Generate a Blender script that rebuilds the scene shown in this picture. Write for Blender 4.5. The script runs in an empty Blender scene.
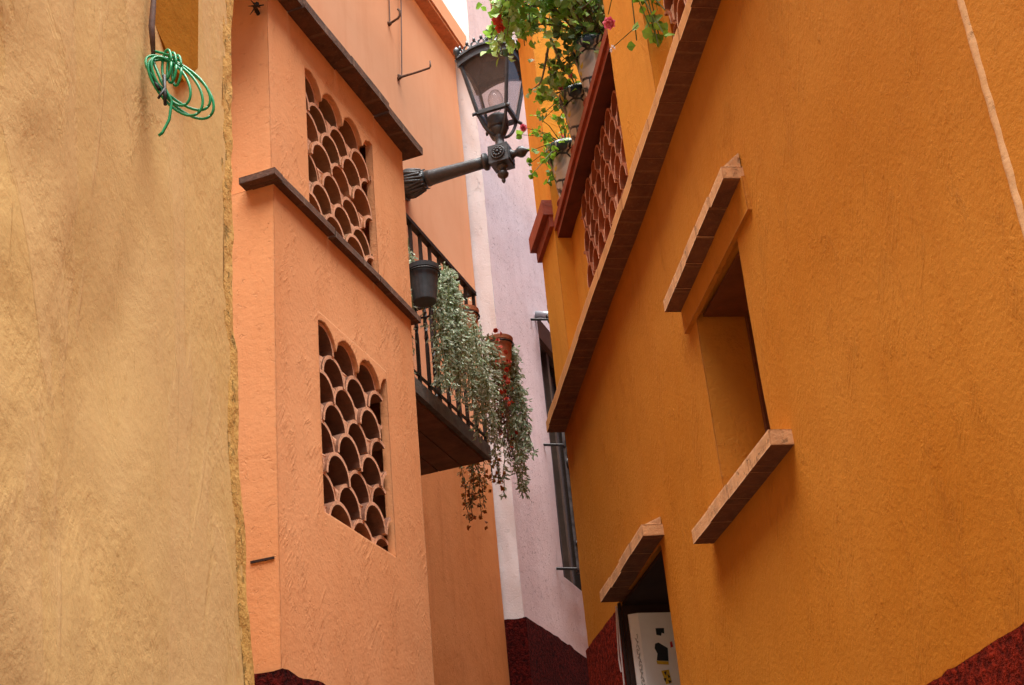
import bpy, math, random
from mathutils import Vector, noise, Matrix
R = math.radians
random.seed(7)
scene = bpy.context.scene
COL = scene.collection
Z = Vector((0, 0, 1))

# ------------------------------------------------------------------ frames
class Frame:
    """a vertical wall direction: s along the wall, d away from the viewer's side, z up"""
    def __init__(self, az, side):
        a = R(az); self.az = a
        self.t = Vector((math.sin(a), math.cos(a), 0))
        self.n = Vector((self.t.y, -self.t.x, 0)) * side
    def p(self, s, d, z): return self.t * s + self.n * d + Z * z
RF = Frame(-11.4, 1)     # orange house on the right
LF = Frame(18.1, -1)     # salmon and pink houses on the left
YF = Frame(5.0, -1)      # ochre wall, near left

# ------------------------------------------------------------------ object helpers
def tag(o, label=None, cat=None, group=None, kind=None):
    for k, v in (('label', label), ('category', cat), ('group', group), ('kind', kind)):
        if v: o[k] = v
    return o
def thing(name, label, cat, loc, group=None):
    o = bpy.data.objects.new(name, None); COL.objects.link(o)
    o.location = loc; o.empty_display_size = .1
    return tag(o, label, cat, group)
def root_loc(o):
    v = Vector((0, 0, 0))
    while o is not None: v += Vector(o.location); o = o.parent
    return v

class MB:
    def __init__(self): self.v = []; self.f = []; self.m = []
    def add(self, vs, fs, mi=0):
        b = len(self.v); self.v += [Vector(x) for x in vs]
        self.f += [tuple(i + b for i in f) for f in fs]; self.m += [mi] * len(fs)
    def hexa(self, c, mi=0):
        """c: 8 corners, bottom ring then top ring"""
        self.add(c, [(3, 2, 1, 0), (4, 5, 6, 7), (0, 1, 5, 4), (1, 2, 6, 5), (2, 3, 7, 6), (3, 0, 4, 7)], mi)
    def box(self, F, s0, s1, d0, d1, z0, z1, mi=0, z0b=None, z1b=None):
        """frame box; z0b/z1b = heights at the s1 end (sloping courses)"""
        a = z0 if z0b is None else z0b; b = z1 if z1b is None else z1b
        self.hexa([F.p(s0, d0, z0), F.p(s1, d0, a), F.p(s1, d1, a), F.p(s0, d1, z0),
                   F.p(s0, d0, z1), F.p(s1, d0, b), F.p(s1, d1, b), F.p(s0, d1, z1)], mi)
    def tube(self, path, r, n=8, mi=0, caps=True):
        path = [Vector(p) for p in path]; L = len(path)
        rr = r if isinstance(r, (list, tuple)) else [r] * L
        up = None; vs = []
        for i, p in enumerate(path):
            t = (path[min(i + 1, L - 1)] - path[max(i - 1, 0)]).normalized()
            if up is None:
                up = t.cross(Vector((0.3, 0.2, 1)) if abs(t.z) < .9 else Vector((1, 0, 0))).normalized()
            up = (up - t * up.dot(t)).normalized(); w = t.cross(up)
            for k in range(n):
                a = 2 * math.pi * k / n
                vs.append(p + (up * math.cos(a) + w * math.sin(a)) * rr[i])
        fs = [(i * n + k, i * n + (k + 1) % n, (i + 1) * n + (k + 1) % n, (i + 1) * n + k) for i in range(L - 1) for k in range(n)]
        if caps: fs += [tuple(range(n - 1, -1, -1)), tuple(range((L - 1) * n, L * n))]
        self.add(vs, fs, mi)
    def lathe(self, prof, o, ax, n=20, mi=0, ridge=0, amp=0, caps=True):
        """prof: (height along ax, radius)"""
        ax = Vector(ax).normalized(); u = ax.orthogonal().normalized(); w = ax.cross(u); o = Vector(o); vs = []
        for h, r in prof:
            for k in range(n):
                a = 2 * math.pi * k / n
                q = r * (1 + amp * math.cos(ridge * a)) if ridge else r
                vs.append(o + ax * h + (u * math.cos(a) + w * math.sin(a)) * q)
        L = len(prof)
        fs = [(i * n + k, i * n + (k + 1) % n, (i + 1) * n + (k + 1) % n, (i + 1) * n + k) for i in range(L - 1) for k in range(n)]
        if caps: fs += [tuple(range(n - 1, -1, -1)), tuple(range((L - 1) * n, L * n))]
        self.add(vs, fs, mi)
    def build(self, name, mats, parent=None, smooth=False, loc=None):
        o0 = root_loc(parent) if parent else Vector(loc or (0, 0, 0))
        me = bpy.data.meshes.new(name)
        me.from_pydata([tuple(x - o0) for x in self.v], [], self.f)
        for m in (mats if isinstance(mats, (list, tuple)) else [mats]): me.materials.append(m)
        me.polygons.foreach_set('material_index', self.m)
        if smooth: me.polygons.foreach_set('use_smooth', [True] * len(self.f))
        me.update()
        o = bpy.data.objects.new(name, me); COL.objects.link(o)
        if parent: o.parent = parent
        else: o.location = o0
        return o

# ------------------------------------------------------------------ materials
class NT:
    def __init__(self, name):
        self.mat = bpy.data.materials.new(name); self.mat.use_nodes = True
        self.t = self.mat.node_tree; self.t.nodes.clear()
        self.out = self.n('ShaderNodeOutputMaterial')
        self.b = self.n('ShaderNodeBsdfPrincipled'); self.l(self.b.outputs[0], self.out.inputs[0])
    def n(self, ty, **kw):
        x = self.t.nodes.new(ty)
        for k, v in kw.items(): setattr(x, k, v)
        return x
    def l(self, a, b): self.t.links.new(a, b)
    def coord(self, az=0, scale=(1, 1, 1), rot=(0, 0, 0), src=None):
        if src is None:
            tc = self.n('ShaderNodeTexCoord'); src = tc.outputs['Object']
            if az:
                m = self.n('ShaderNodeMapping'); m.inputs['Rotation'].default_value = (0, 0, az); self.l(src, m.inputs[0]); src = m.outputs[0]
        m = self.n('ShaderNodeMapping'); m.inputs['Scale'].default_value = scale; m.inputs['Rotation'].default_value = rot
        self.l(src, m.inputs[0]); return m.outputs[0]
    def noise(self, vec, scale, detail=4, rough=.55, dist=0):
        x = self.n('ShaderNodeTexNoise'); x.inputs['Scale'].default_value = scale; x.inputs['Detail'].default_value = detail
        x.inputs['Roughness'].default_value = rough; x.inputs['Distortion'].default_value = dist
        self.l(vec, x.inputs['Vector']); return x.outputs[0]
    def ramp(self, fac, stops, interp='LINEAR'):
        x = self.n('ShaderNodeValToRGB'); x.color_ramp.interpolation = interp
        e = x.color_ramp.elements
        while len(e) < len(stops): e.new(.5)
        for i, (p, c) in enumerate(stops):
            e[i].position = p; e[i].color = (c, c, c, 1) if isinstance(c, (int, float)) else (*c, 1)
        self.l(fac, x.inputs[0]); return x.outputs[0]
    def mix(self, fac, a, b, mode='MIX'):
        x = self.n('ShaderNodeMix', data_type='RGBA', blend_type=mode)
        for v, i in ((fac, x.inputs[0]), (a, x.inputs[6]), (b, x.inputs[7])):
            if isinstance(v, (int, float)): i.default_value = v
            elif isinstance(v, tuple): i.default_value = (*v, 1)
            else: self.l(v, i)
        return x.outputs[2]
    def math(self, op, a, b=0.0):
        x = self.n('ShaderNodeMath', operation=op)
        for v, i in ((a, x.inputs[0]), (b, x.inputs[1])):
            if isinstance(v, (int, float)): i.default_value = v
            else: self.l(v, i)
        return x.outputs[0]
    def bump(self, h, dist, strength=1, bevel=0):
        x = self.n('ShaderNodeBump'); x.inputs['Distance'].default_value = dist; x.inputs['Strength'].default_value = strength
        self.l(h, x.inputs['Height'])
        if bevel:
            bv = self.n('ShaderNodeBevel', samples=3); bv.inputs['Radius'].default_value = bevel; self.l(bv.outputs[0], x.inputs['Normal'])
        self.l(x.outputs[0], self.b.inputs['Normal'])
    def col(self, c):
        i = self.b.inputs['Base Color']
        if isinstance(c, tuple): i.default_value = (*c, 1)
        else: self.l(c, i)
    def set(self, **kw):
        for k, v in kw.items(): self.b.inputs[k.replace('_', ' ')].default_value = v
        return self

def plaster(name, base, light, dark, az, rough=.85, stroke=0., stroke_rot=.6, pit=.3, fine=1., stain=.35, bump=.006, bevel=.008, worn=None, crack=0., spec=.12):
    m = NT(name); co = m.coord(az)
    big = m.noise(co, 1.1, 6, .6, .3); mid = m.noise(co, 6, 6, .65, .4); fin = m.noise(co, 70, 5, .65)
    vert = m.noise(m.coord(src=co, scale=(7, 7, .7)), 1.6, 5, .6)
    c = m.mix(m.ramp(big, [(.3, 0), (.7, 1)]), base, light)
    c = m.mix(m.math('MULTIPLY', m.ramp(vert, [(.48, 0), (.75, 1)]), stain), c, dark)
    c = m.mix(m.math('MULTIPLY', m.ramp(mid, [(.5, 0), (.8, 1)]), stain * .6), c, dark)
    c = m.mix(m.math('MULTIPLY', m.ramp(m.noise(co, 26, 4, .7), [(.55, 0), (.8, 1)]), .25), c, light)
    if worn:
        c = m.mix(m.math('MULTIPLY', m.ramp(m.noise(co, 11, 8, .72, .8), [(.6, 0), (.68, 1)]), worn[1]), c, worn[0])
    h = m.math('MULTIPLY', fin, .22 * fine)
    h = m.math('ADD', h, m.math('MULTIPLY', mid, .6))
    if pit:
        p = m.ramp(m.noise(co, 34, 6, .75, .5), [(.28, 0), (.42, 1)])
        h = m.math('ADD', h, m.math('MULTIPLY', p, pit))
    if stroke:
        wr = m.n('ShaderNodeTexNoise'); wr.inputs['Scale'].default_value = 2.2; m.l(co, wr.inputs['Vector'])
        w2 = m.n('ShaderNodeVectorMath', operation='SCALE'); w2.inputs['Scale'].default_value = .14; m.l(wr.outputs[1], w2.inputs[0])
        w3 = m.n('ShaderNodeVectorMath', operation='ADD'); m.l(co, w3.inputs[0]); m.l(w2.outputs[0], w3.inputs[1])
        st = m.coord(src=m.coord(src=w3.outputs[0], rot=(stroke_rot, 0, 0)), scale=(3, 5.5, .6))
        s1 = m.ramp(m.noise(st, 13, 6, .68, .3), [(.42, 0), (.62, 1)])
        mask = m.ramp(m.noise(m.coord(src=co, scale=(1, 1.5, .8), rot=(.4, 0, 0)), 5.5, 5, .75, .5), [(.51, 0), (.64, 1)])
        sm = m.math('MULTIPLY', s1, mask)
        h = m.math('ADD', h, m.math('MULTIPLY', sm, stroke))
        c = m.mix(m.math('MULTIPLY', sm, .16), c, dark)
    if crack:
        ck = m.n('ShaderNodeTexVoronoi', feature='DISTANCE_TO_EDGE'); ck.inputs['Scale'].default_value = 1.5
        wv = m.n('ShaderNodeVectorMath', operation='ADD'); nn = m.n('ShaderNodeTexNoise'); nn.inputs['Scale'].default_value = 5; m.l(co, nn.inputs['Vector'])
        sc = m.n('ShaderNodeVectorMath', operation='SCALE'); sc.inputs['Scale'].default_value = .35; m.l(nn.outputs[1], sc.inputs[0])
        m.l(m.coord(src=co, scale=(2, 2, .5)), wv.inputs[0]); m.l(sc.outputs[0], wv.inputs[1]); m.l(wv.outputs[0], ck.inputs['Vector'])
        line = m.ramp(ck.outputs['Distance'], [(.0, 1), (.012, 0)])
        line = m.math('MULTIPLY', line, m.ramp(m.noise(co, 2.5, 2), [(.5, 0), (.6, 1)]))
        c = m.mix(m.math('MULTIPLY', line, crack), c, dark)
        h = m.math('SUBTRACT', h, m.math('MULTIPLY', line, crack))
    if name == 'ochre_plaster':      # pitted patch, scratches and paler repair coats
        pp = m.ramp(m.noise(co, 1.9, 4, .6, .5), [(.45, 0), (.56, 1)])
        pk = m.ramp(m.noise(m.coord(src=co, scale=(1, 1, .6)), 30, 5, .6, .3), [(.35, 0), (.6, 1)])
        h = m.math('ADD', h, m.math('MULTIPLY', m.math('MULTIPLY', pp, pk), .16))
        c = m.mix(m.math('MULTIPLY', pp, .15), c, (.62, .37, .11))
        ps = m.ramp(m.noise(m.coord(src=co, scale=(1, 1.6, .45)), 1.7, 7, .62, 1.2), [(.5, 0), (.535, 1)])
        c = m.mix(m.math('MULTIPLY', ps, .4), c, (.71, .49, .24)); h = m.math('ADD', h, m.math('MULTIPLY', ps, .22))
        vs_ = m.coord(src=co, scale=(1, 3.5, .16))
        dr = m.ramp(m.noise(vs_, 9, 6, .7, .9), [(.66, 0), (.74, 1)])
        c = m.mix(m.math('MULTIPLY', dr, .3), c, (.46, .24, .05)); h = m.math('SUBTRACT', h, m.math('MULTIPLY', dr, .18))
        fl = m.ramp(m.noise(co, 60, 6, .8), [(.66, 0), (.72, 1)])
        c = m.mix(m.math('MULTIPLY', fl, .25), c, (.72, .52, .3))
    if bevel:
        bv = m.n('ShaderNodeBevel', samples=3); bv.inputs['Radius'].default_value = .012
        ge = m.n('ShaderNodeNewGeometry'); dt = m.n('ShaderNodeVectorMath', operation='DOT_PRODUCT')
        m.l(bv.outputs[0], dt.inputs[0]); m.l(ge.outputs['Normal'], dt.inputs[1])
        ew = m.ramp(m.math('SUBTRACT', 1.0, dt.outputs['Value']), [(.02, 0), (.12, 1)])
        ew = m.math('MULTIPLY', ew, m.ramp(m.noise(co, 22, 6, .75), [(.38, 0), (.62, 1)]))
        c = m.mix(m.math('MULTIPLY', ew, .45), c, tuple(min(.9, x * 1.1 + .12) for x in light))
    m.col(c); m.bump(h, bump, 1, bevel)
    m.set(Roughness=rough); m.b.inputs['Specular IOR Level'].default_value = spec
    return m.mat

def simple(name, base, var=.25, rough=.6, metal=0., scale=20, bump=.0, dark=None, spec=.4, bevel=0):
    m = NT(name); co = m.coord()
    dk = dark or tuple(x * (1 - var) for x in base); lt = tuple(min(1, x * (1 + var)) for x in base)
    n1 = m.noise(co, scale, 6, .65, .3)
    m.col(m.mix(m.ramp(n1, [(.3, 0), (.7, 1)]), dk, lt))
    m.set(Roughness=rough, Metallic=metal); m.b.inputs['Specular IOR Level'].default_value = spec
    if bump: m.bump(m.noise(co, scale * 3, 6, .7), bump, 1, bevel)
    return m.mat

def leafmat(name, cols, rough=.5, trans=.35):
    m = NT(name); g = m.n('ShaderNodeNewGeometry')
    c = m.ramp(g.outputs['Random Per Island'], [(i / max(1, len(cols) - 1), k) for i, k in enumerate(cols)])
    m.col(c); m.set(Roughness=rough)
    tr = m.n('ShaderNodeBsdfTranslucent'); mx = m.n('ShaderNodeMixShader'); mx.inputs[0].default_value = trans
    m.l(c, tr.inputs[0]); m.l(m.b.outputs[0], mx.inputs[1]); m.l(tr.outputs[0], mx.inputs[2]); m.l(mx.outputs[0], m.out.inputs[0])
    return m.mat

M = {}
M['orange'] = plaster('orange_plaster', (.485, .165, .012), (.56, .222, .03), (.39, .118, .009), RF.az, stroke=.42, stroke_rot=-.55, pit=.14, fine=2.3, stain=.28, bump=.0045, rough=.66)
M['orange_up'] = plaster('orange_plaster_upper', (.64, .24, .016), (.72, .31, .04), (.45, .14, .012), RF.az, stroke=.4, pit=.1, stain=.3, bump=.004)
M['salmon'] = plaster('salmon_plaster', (.75, .335, .145), (.79, .385, .185), (.64, .25, .09), LF.az, stroke=.35, pit=.15, fine=1.3, stain=.3, bump=.005, rough=.8)
M['salmon_end'] = plaster('salmon_plaster_rough', (.78, .345, .145), (.82, .40, .19), (.64, .24, .09), LF.az, stroke=0, pit=.45, fine=2.0, stain=.25, bump=.0035)
M['peach'] = plaster('peach_plaster', (.76, .36, .19), (.80, .41, .23), (.66, .27, .12), LF.az, pit=.05, fine=.5, stain=.3, bump=.003)
M['peach_shaded'] = plaster('shaded_peach_plaster', (.60, .225, .07), (.66, .27, .10), (.46, .15, .045), LF.az, stroke=.2, pit=.2, fine=1.2, stain=.5, bump=.005)  # lower peach wall: shade and warm bounce light put into the colour
M['pink'] = plaster('pink_plaster', (.70, .56, .59), (.76, .63, .66), (.52, .38, .42), LF.az, pit=.5, fine=1.8, stain=.28, bump=.008)
M['pinkwhite'] = plaster('pink_white_paint', (.87, .83, .84), (.90, .88, .89), (.78, .68, .69), LF.az, pit=.5, fine=1.4, stain=.2, bump=.006, worn=((.55, .42, .38), .12))
M['ochre'] = plaster('ochre_plaster', (.68, .465, .18), (.72, .51, .235), (.62, .39, .12), YF.az, stroke=.12, stroke_rot=-.25, pit=.06, fine=.8, stain=.12, bump=.005, rough=.75)
M['ochre_edge'] = plaster('ochre_plaster_crumbling', (.62, .37, .10), (.68, .44, .16), (.50, .27, .05), YF.az, pit=1.4, fine=2.2, stain=.5, bump=.010)
def dado(name, a, b):
    m = NT(name); co = m.coord(); n1 = m.noise(co, 48, 4, .75, .3); n2 = m.noise(co, 9, 4)
    c = m.mix(m.ramp(n1, [(.40, 0), (.60, 1)]), b, a); c = m.mix(m.math('MULTIPLY', m.ramp(n2, [(.4, 0), (.7, 1)]), .4), c, b)
    m.col(c); m.bump(m.ramp(n1, [(.3, 0), (.7, 1)]), .016, 1, .006); m.set(Roughness=.9); m.b.inputs['Specular IOR Level'].default_value = .06; return m.mat
M['dado_red'] = dado('red_stucco', (.40, .032, .012), (.10, .009, .005))
M['dado_dark'] = dado('dark_red_stucco', (.17, .014, .010), (.03, .004, .004))
def brickmat(name, az, a, b, mortar, sc=1.0):
    m = NT(name); co = m.coord(az)
    n1 = m.noise(co, 14, 6, .7, .4); n2 = m.noise(co, 60, 4, .7)
    c = m.mix(m.ramp(n1, [(.35, 0), (.65, 1)]), a, b)
    sep = m.n('ShaderNodeSeparateXYZ'); m.l(co, sep.inputs[0])
    jit = m.math('MULTIPLY', m.noise(co, 9, 2), .02)
    fr = m.math('FRACT', m.math('DIVIDE', m.math('ADD', sep.outputs[1], jit), .145 * sc))
    ln = m.ramp(fr, [(0, 1), (.05, 1), (.09, 0)])
    c = m.mix(m.math('MULTIPLY', ln, .28), c, mortar)
    c = m.mix(m.math('MULTIPLY', m.ramp(n2, [(.55, 0), (.75, 1)]), .4), c, mortar)
    h = m.math('ADD', m.math('MULTIPLY', n2, .5), n1); h = m.math('SUBTRACT', h, m.math('MULTIPLY', ln, .5))
    m.col(c); m.bump(h, .006, 1, .006); m.set(Roughness=.85); return m.mat
M['brick'] = brickmat('ledge_brick', RF.az, (.12, .04, .016), (.20, .075, .028), (.34, .17, .07))  # ledge undersides only; brick colour darkened to carry the shade there
M['brick_face'] = plaster('ledge_brick_face', (.60, .30, .13), (.72, .40, .2), (.26, .13, .07), RF.az, pit=1.2, fine=2, stain=.7, bump=.006, worn=((.2, .11, .07), .5))
M['brick_face_up'] = plaster('ledge_brick_face_upper', (.60, .28, .10), (.68, .34, .13), (.38, .16, .06), RF.az, pit=.6, fine=1.6, stain=.5, bump=.004)
M['brick_old'] = brickmat('weathered_ledge_brick', LF.az, (.06, .028, .016), (.14, .06, .032), (.26, .17, .11), 1.6)
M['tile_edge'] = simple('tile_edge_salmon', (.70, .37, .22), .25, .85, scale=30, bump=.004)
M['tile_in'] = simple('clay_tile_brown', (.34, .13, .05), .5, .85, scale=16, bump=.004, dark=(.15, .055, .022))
M['tile_in_shaded'] = simple('clay_tile_shaded', (.16, .06, .03), .5, .9, scale=16, bump=.004, dark=(.05, .02, .012))
M['tile_red'] = simple('clay_tile_red', (.44, .12, .04), .3, .8, scale=18, bump=.003, dark=(.26, .06, .02))
M['tile_edge_red'] = simple('tile_edge_pale', (.78, .45, .30), .2, .85, scale=40, bump=.003)
M['tile_crown'] = simple('clay_tile_crown', (.44, .15, .06), .3, .85, scale=40, bump=.003)
M['red_cap'] = simple('oxide_red_paint', (.28, .045, .015), .3, .55, scale=14, bump=.003)
M['red_shaded'] = simple('shaded_oxide_underside', (.10, .018, .008), .3, .7, scale=14)  # darker copy of the cap red, shade of the underside painted in
M['iron'] = simple('grey_cast_iron', (.075, .08, .085), .3, .42, .35, 25, .0015, bevel=.003)
M['black_iron'] = simple('black_iron', (.018, .015, .014), .35, .45, .2, 40, .001)
def tilemat(name, cols, bump=.004):
    m = NT(name); g = m.n('ShaderNodeNewGeometry'); co = m.coord()
    c = m.ramp(g.outputs['Random Per Island'], [(i / (len(cols) - 1), k) for i, k in enumerate(cols)])
    n1 = m.noise(co, 18, 6, .7, .4)
    c = m.mix(m.math('MULTIPLY', m.ramp(n1, [(.45, 0), (.7, 1)]), .6), c, tuple(x * .4 for x in cols[0]))
    m.col(c); m.bump(n1, bump); m.set(Roughness=.9); return m.mat
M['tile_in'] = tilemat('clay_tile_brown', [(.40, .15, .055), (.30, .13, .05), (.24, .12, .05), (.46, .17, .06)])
M['tile_in_shaded'] = tilemat('clay_tile_shaded', [(.20, .08, .038), (.15, .055, .028), (.26, .10, .045), (.12, .05, .028)])  # darker copy of the tile browns, the lower lattice's shade put into the colour
M['tile_red'] = tilemat('clay_tile_red', [(.40, .10, .03), (.33, .08, .025), (.30, .09, .035)])
M['dark_wood'] = simple('dark_slab_boards', (.17, .075, .036), .5, .75, scale=6, bump=.004)
M['slab_edge'] = simple('grey_slab_edge', (.13, .115, .10), .35, .85, scale=20, bump=.004)
M['terracotta'] = simple('terracotta_pot', (.42, .14, .06), .3, .7, scale=18, bump=.002)
M['black_pot'] = simple('black_plastic', (.045, .048, .052), .3, .45, scale=30)
M['soil'] = simple('soil', (.03, .02, .013), .4, .95, scale=60, bump=.004)
M['dark'] = simple('dark_interior', (.03, .012, .008), .3, .9, scale=5)
M['shutter'] = simple('red_brown_boards', (.15, .042, .012), .35, .6, scale=8, bump=.003)
M['stone'] = simple('paving_stone', (.085, .07, .06), .35, .85, scale=9, bump=.008)
M['earth'] = simple('bare_earth', (.2, .15, .11), .3, .95, scale=1, bump=.01)
M['cable_green'] = simple('green_cable', (.015, .33, .13), .25, .35, scale=30, spec=.5)
M['cable_brown'] = simple('brown_cable', (.13, .075, .06), .35, .7, scale=60)
M['cable_black'] = simple('black_cable', (.02, .02, .02), .3, .5)
M['board'] = simple('ochre_painted_board', (.36, .145, .012), .15, .8, scale=7, bump=.003, spec=.04)
M['white_paint'] = simple('white_enamel', (.82, .82, .82), .08, .4, scale=4)
M['ink'] = simple('black_print', (.015, .016, .018), .2, .5)
M['pencil'] = simple('grey_pencil', (.22, .22, .22), .3, .7)
M['yellow'] = simple('yellow_print', (.62, .42, .02), .2, .5)
M['red_print'] = simple('red_print', (.5, .03, .02), .1, .5)
M['pipe'] = simple('galvanised_pipe', (.42, .46, .50), .25, .35, .5, 30)
M['bar_light'] = simple('pale_iron_bar', (.10, .105, .105), .8, .35, .5, 14)
M['rust'] = simple('rusty_iron', (.12, .06, .035), .4, .75, .3, 60, .002)
M['frame_wood'] = simple('brown_window_frame', (.10, .065, .045), .3, .7, scale=8)
M['stem'] = simple('green_stem', (.10, .12, .03), .3, .7)
M['twig'] = simple('brown_twig', (.13, .085, .045), .3, .8)
M['leaf'] = leafmat('vine_leaf', [(.13, .27, .03), (.26, .48, .06), (.38, .62, .12), (.54, .72, .34), (.22, .42, .04), (.64, .76, .54)], .32, .45)
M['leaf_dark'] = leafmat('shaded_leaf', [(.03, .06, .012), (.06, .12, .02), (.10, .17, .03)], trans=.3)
M['geranium'] = leafmat('geranium_leaf', [(.10, .22, .02), (.20, .38, .03), (.26, .44, .05)], trans=.4)
M['fern'] = leafmat('grey_green_fir', [(.24, .33, .19), (.38, .47, .32), (.52, .60, .46), (.64, .69, .57), (.34, .45, .20)], .7, .2)
M['fern_brown'] = leafmat('yellowing_sprig', [(.20, .14, .04), (.10, .13, .04), (.14, .17, .06), (.26, .14, .03)], .7, .2)
M['red_leaf'] = leafmat('dark_red_leaf', [(.05, .008, .01), (.12, .012, .014), (.03, .008, .008), (.18, .02, .02)], .6, .1)
M['orange_flower'] = leafmat('orange_flower', [(.42, .11, .015), (.50, .22, .02), (.30, .05, .015)], .6, .25)
M['red_flower'] = leafmat('red_flower', [(.45, .03, .015), (.55, .06, .02)], .6, .2)
M['pink_flower'] = leafmat('pink_flower', [(.70, .10, .20), (.80, .25, .32), (.60, .06, .16)], .6, .3)
M['white_flower'] = leafmat('white_flower', [(.75, .6, .58), (.8, .72, .68)], .6, .3)
# clear glass
def glassmat():
    m = NT('lamp_glass'); m.col((.9, .93, .95)); m.set(Roughness=.03, IOR=1.35); m.b.inputs['Transmission Weight'].default_value = 0
    tr = m.n('ShaderNodeBsdfTransparent'); tr.inputs[0].default_value = (.86, .85, .85, 1)
    gl = m.n('ShaderNodeBsdfGlossy'); gl.inputs['Roughness'].default_value = .04
    fr = m.n('ShaderNodeLayerWeight'); fr.inputs[0].default_value = .16
    mx = m.n('ShaderNodeMixShader'); m.l(fr.outputs['Facing'], mx.inputs[0]); m.l(tr.outputs[0], mx.inputs[1]); m.l(gl.outputs[0], mx.inputs[2])
    df = m.n('ShaderNodeBsdfTranslucent'); df.inputs[0].default_value = (.8, .8, .82, 1); m2 = m.n('ShaderNodeMixShader'); m2.inputs[0].default_value = .10
    d2 = m.n('ShaderNodeBsdfDiffuse'); d2.inputs[0].default_value = (.8, .8, .82, 1); m3 = m.n('ShaderNodeMixShader'); m.l(df.outputs[0], m3.inputs[1]); m.l(d2.outputs[0], m3.inputs[2])
    m.l(mx.outputs[0], m2.inputs[1]); m.l(m3.outputs[0], m2.inputs[2]); m.l(m2.outputs[0], m.out.inputs[0]); return m.mat
M['glass'] = glassmat()
m = NT('dark_window_glass'); m.col((.015, .013, .012)); m.set(Roughness=.12); M['window_glass'] = m.mat
def talavera():
    m = NT('talavera_glaze'); co = m.coord()
    v = m.n('ShaderNodeTexVoronoi', feature='DISTANCE_TO_EDGE'); v.inputs['Scale'].default_value = 13
    m.l(m.coord(src=co, scale=(1, 1, .7)), v.inputs['Vector'])
    line = m.ramp(v.outputs['Distance'], [(.03, 1), (.06, 0)])
    v2 = m.n('ShaderNodeTexVoronoi'); v2.inputs['Scale'].default_value = 11; m.l(co, v2.inputs['Vector'])
    ve = m.ramp(m.noise(co, 7, 3, .6, .6), [(.5, 0), (.54, 1)])
    c = m.mix(ve, (.50, .46, .38), (.05, .13, .04))
    c = m.mix(m.ramp(m.noise(co, 11, 2), [(.63, 0), (.65, 1)]), c, (.55, .38, .03))
    c = m.mix(m.ramp(m.noise(co, 5, 3, .5, 1.5), [(.46, 0), (.50, 1)]), c, (.012, .022, .04))
    c = m.mix(line, c, (.012, .02, .03))
    m.col(c); m.set(Roughness=.25); return m.mat
M['talavera'] = talavera()

# ------------------------------------------------------------------ plaster wall geometry
def wob(p, amp):
    a = noise.noise_vector(p * 1.3) * 1.0 + noise.noise_vector(p * 5.0 + Vector((7, 3, 1))) * .35
    return p + a * amp
def steps(a, b, cell, cuts=()):
    pts = sorted({round(x, 5) for x in [a, b] + [c for c in cuts if a < c < b]})
    out = []
    for x, y in zip(pts[:-1], pts[1:]):
        n = max(1, round((y - x) / cell))
        out += [x + (y - x) * i / n for i in range(n)]
    return out + [b]
def sheet(mb, fn, us, vs, amp, hole=None, mi=0, flip=False):
    """grid fn(u, v) with wobbling plaster surface; hole(u, v) of a cell centre leaves it out"""
    idx = {}; V = []; F = []
    def vid(i, j):
        if (i, j) not in idx: idx[i, j] = len(V); V.append(wob(fn(us[i], vs[j]), amp))
        return idx[i, j]
    for i in range(len(us) - 1):
        for j in range(len(vs) - 1):
            if hole and hole((us[i] + us[i + 1]) / 2, (vs[j] + vs[j + 1]) / 2): continue
            q = (vid(i, j), vid(i + 1, j), vid(i + 1, j + 1), vid(i, j + 1))
            F.append(q[::-1] if flip else q)
    mb.add(V, F, mi)
def wall(mb, F, s0, s1, z0, z1, d0, d1, amp=.004, cell=.05, holes=(), ends=(True, True), mi=0, mi_end=None, mi_rev=None, zf=None, top=True, dcurve=None, hole_depth=None):
    """a thick plastered wall; holes = (sa, sb, za, zb); zf(s, v) bends heights"""
    sc = [h[0] for h in holes] + [h[1] for h in holes]; zc = [h[2] for h in holes] + [h[3] for h in holes]
    us = steps(s0, s1, cell, sc); vs = steps(z0, z1, cell, zc); ds = steps(d0, d1, cell * 1.5)
    hz = zf or (lambda s, z: z); dc = dcurve or (lambda s, z: 0.)
    inside = lambda s, z: any(a < s < b and c < z < e for a, b, c, e in holes)
    sheet(mb, lambda s, z: F.p(s, d0 + dc(s, z), hz(s, z)), us, vs, amp, inside, mi)
    me = mi if mi_end is None else mi_end; mr = mi if mi_rev is None else mi_rev
    if ends[0]: sheet(mb, lambda d, z: F.p(s0, d + (dc(s0, z) if d == d0 else 0), hz(s0, z)), ds, vs, amp, None, me)
    if ends[1]: sheet(mb, lambda d, z: F.p(s1, d + (dc(s1, z) if d == d0 else 0), hz(s1, z)), ds, vs, amp, None, me, True)
    if top: sheet(mb, lambda s, d: F.p(s, d, hz(s, z1)), us, ds, amp, None, mi)
    for a, b, c, e in holes:
        hs = steps(a, b, cell); hv = steps(c, e, cell); hd = steps(d0, d0 + hole_depth, cell) if hole_depth else ds
        sheet(mb, lambda d, z: F.p(a, d, hz(a, z)), hd, hv, amp, None, mr)
        sheet(mb, lambda d, z: F.p(b, d, hz(b, z)), hd, hv, amp, None, mr)
        sheet(mb, lambda s, d: F.p(s, d, hz(s, c)), hs, hd, amp, None, mr)
        sheet(mb, lambda s, d: F.p(s, d, hz(s, e)), hs, hd, amp, None, mr)
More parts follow.
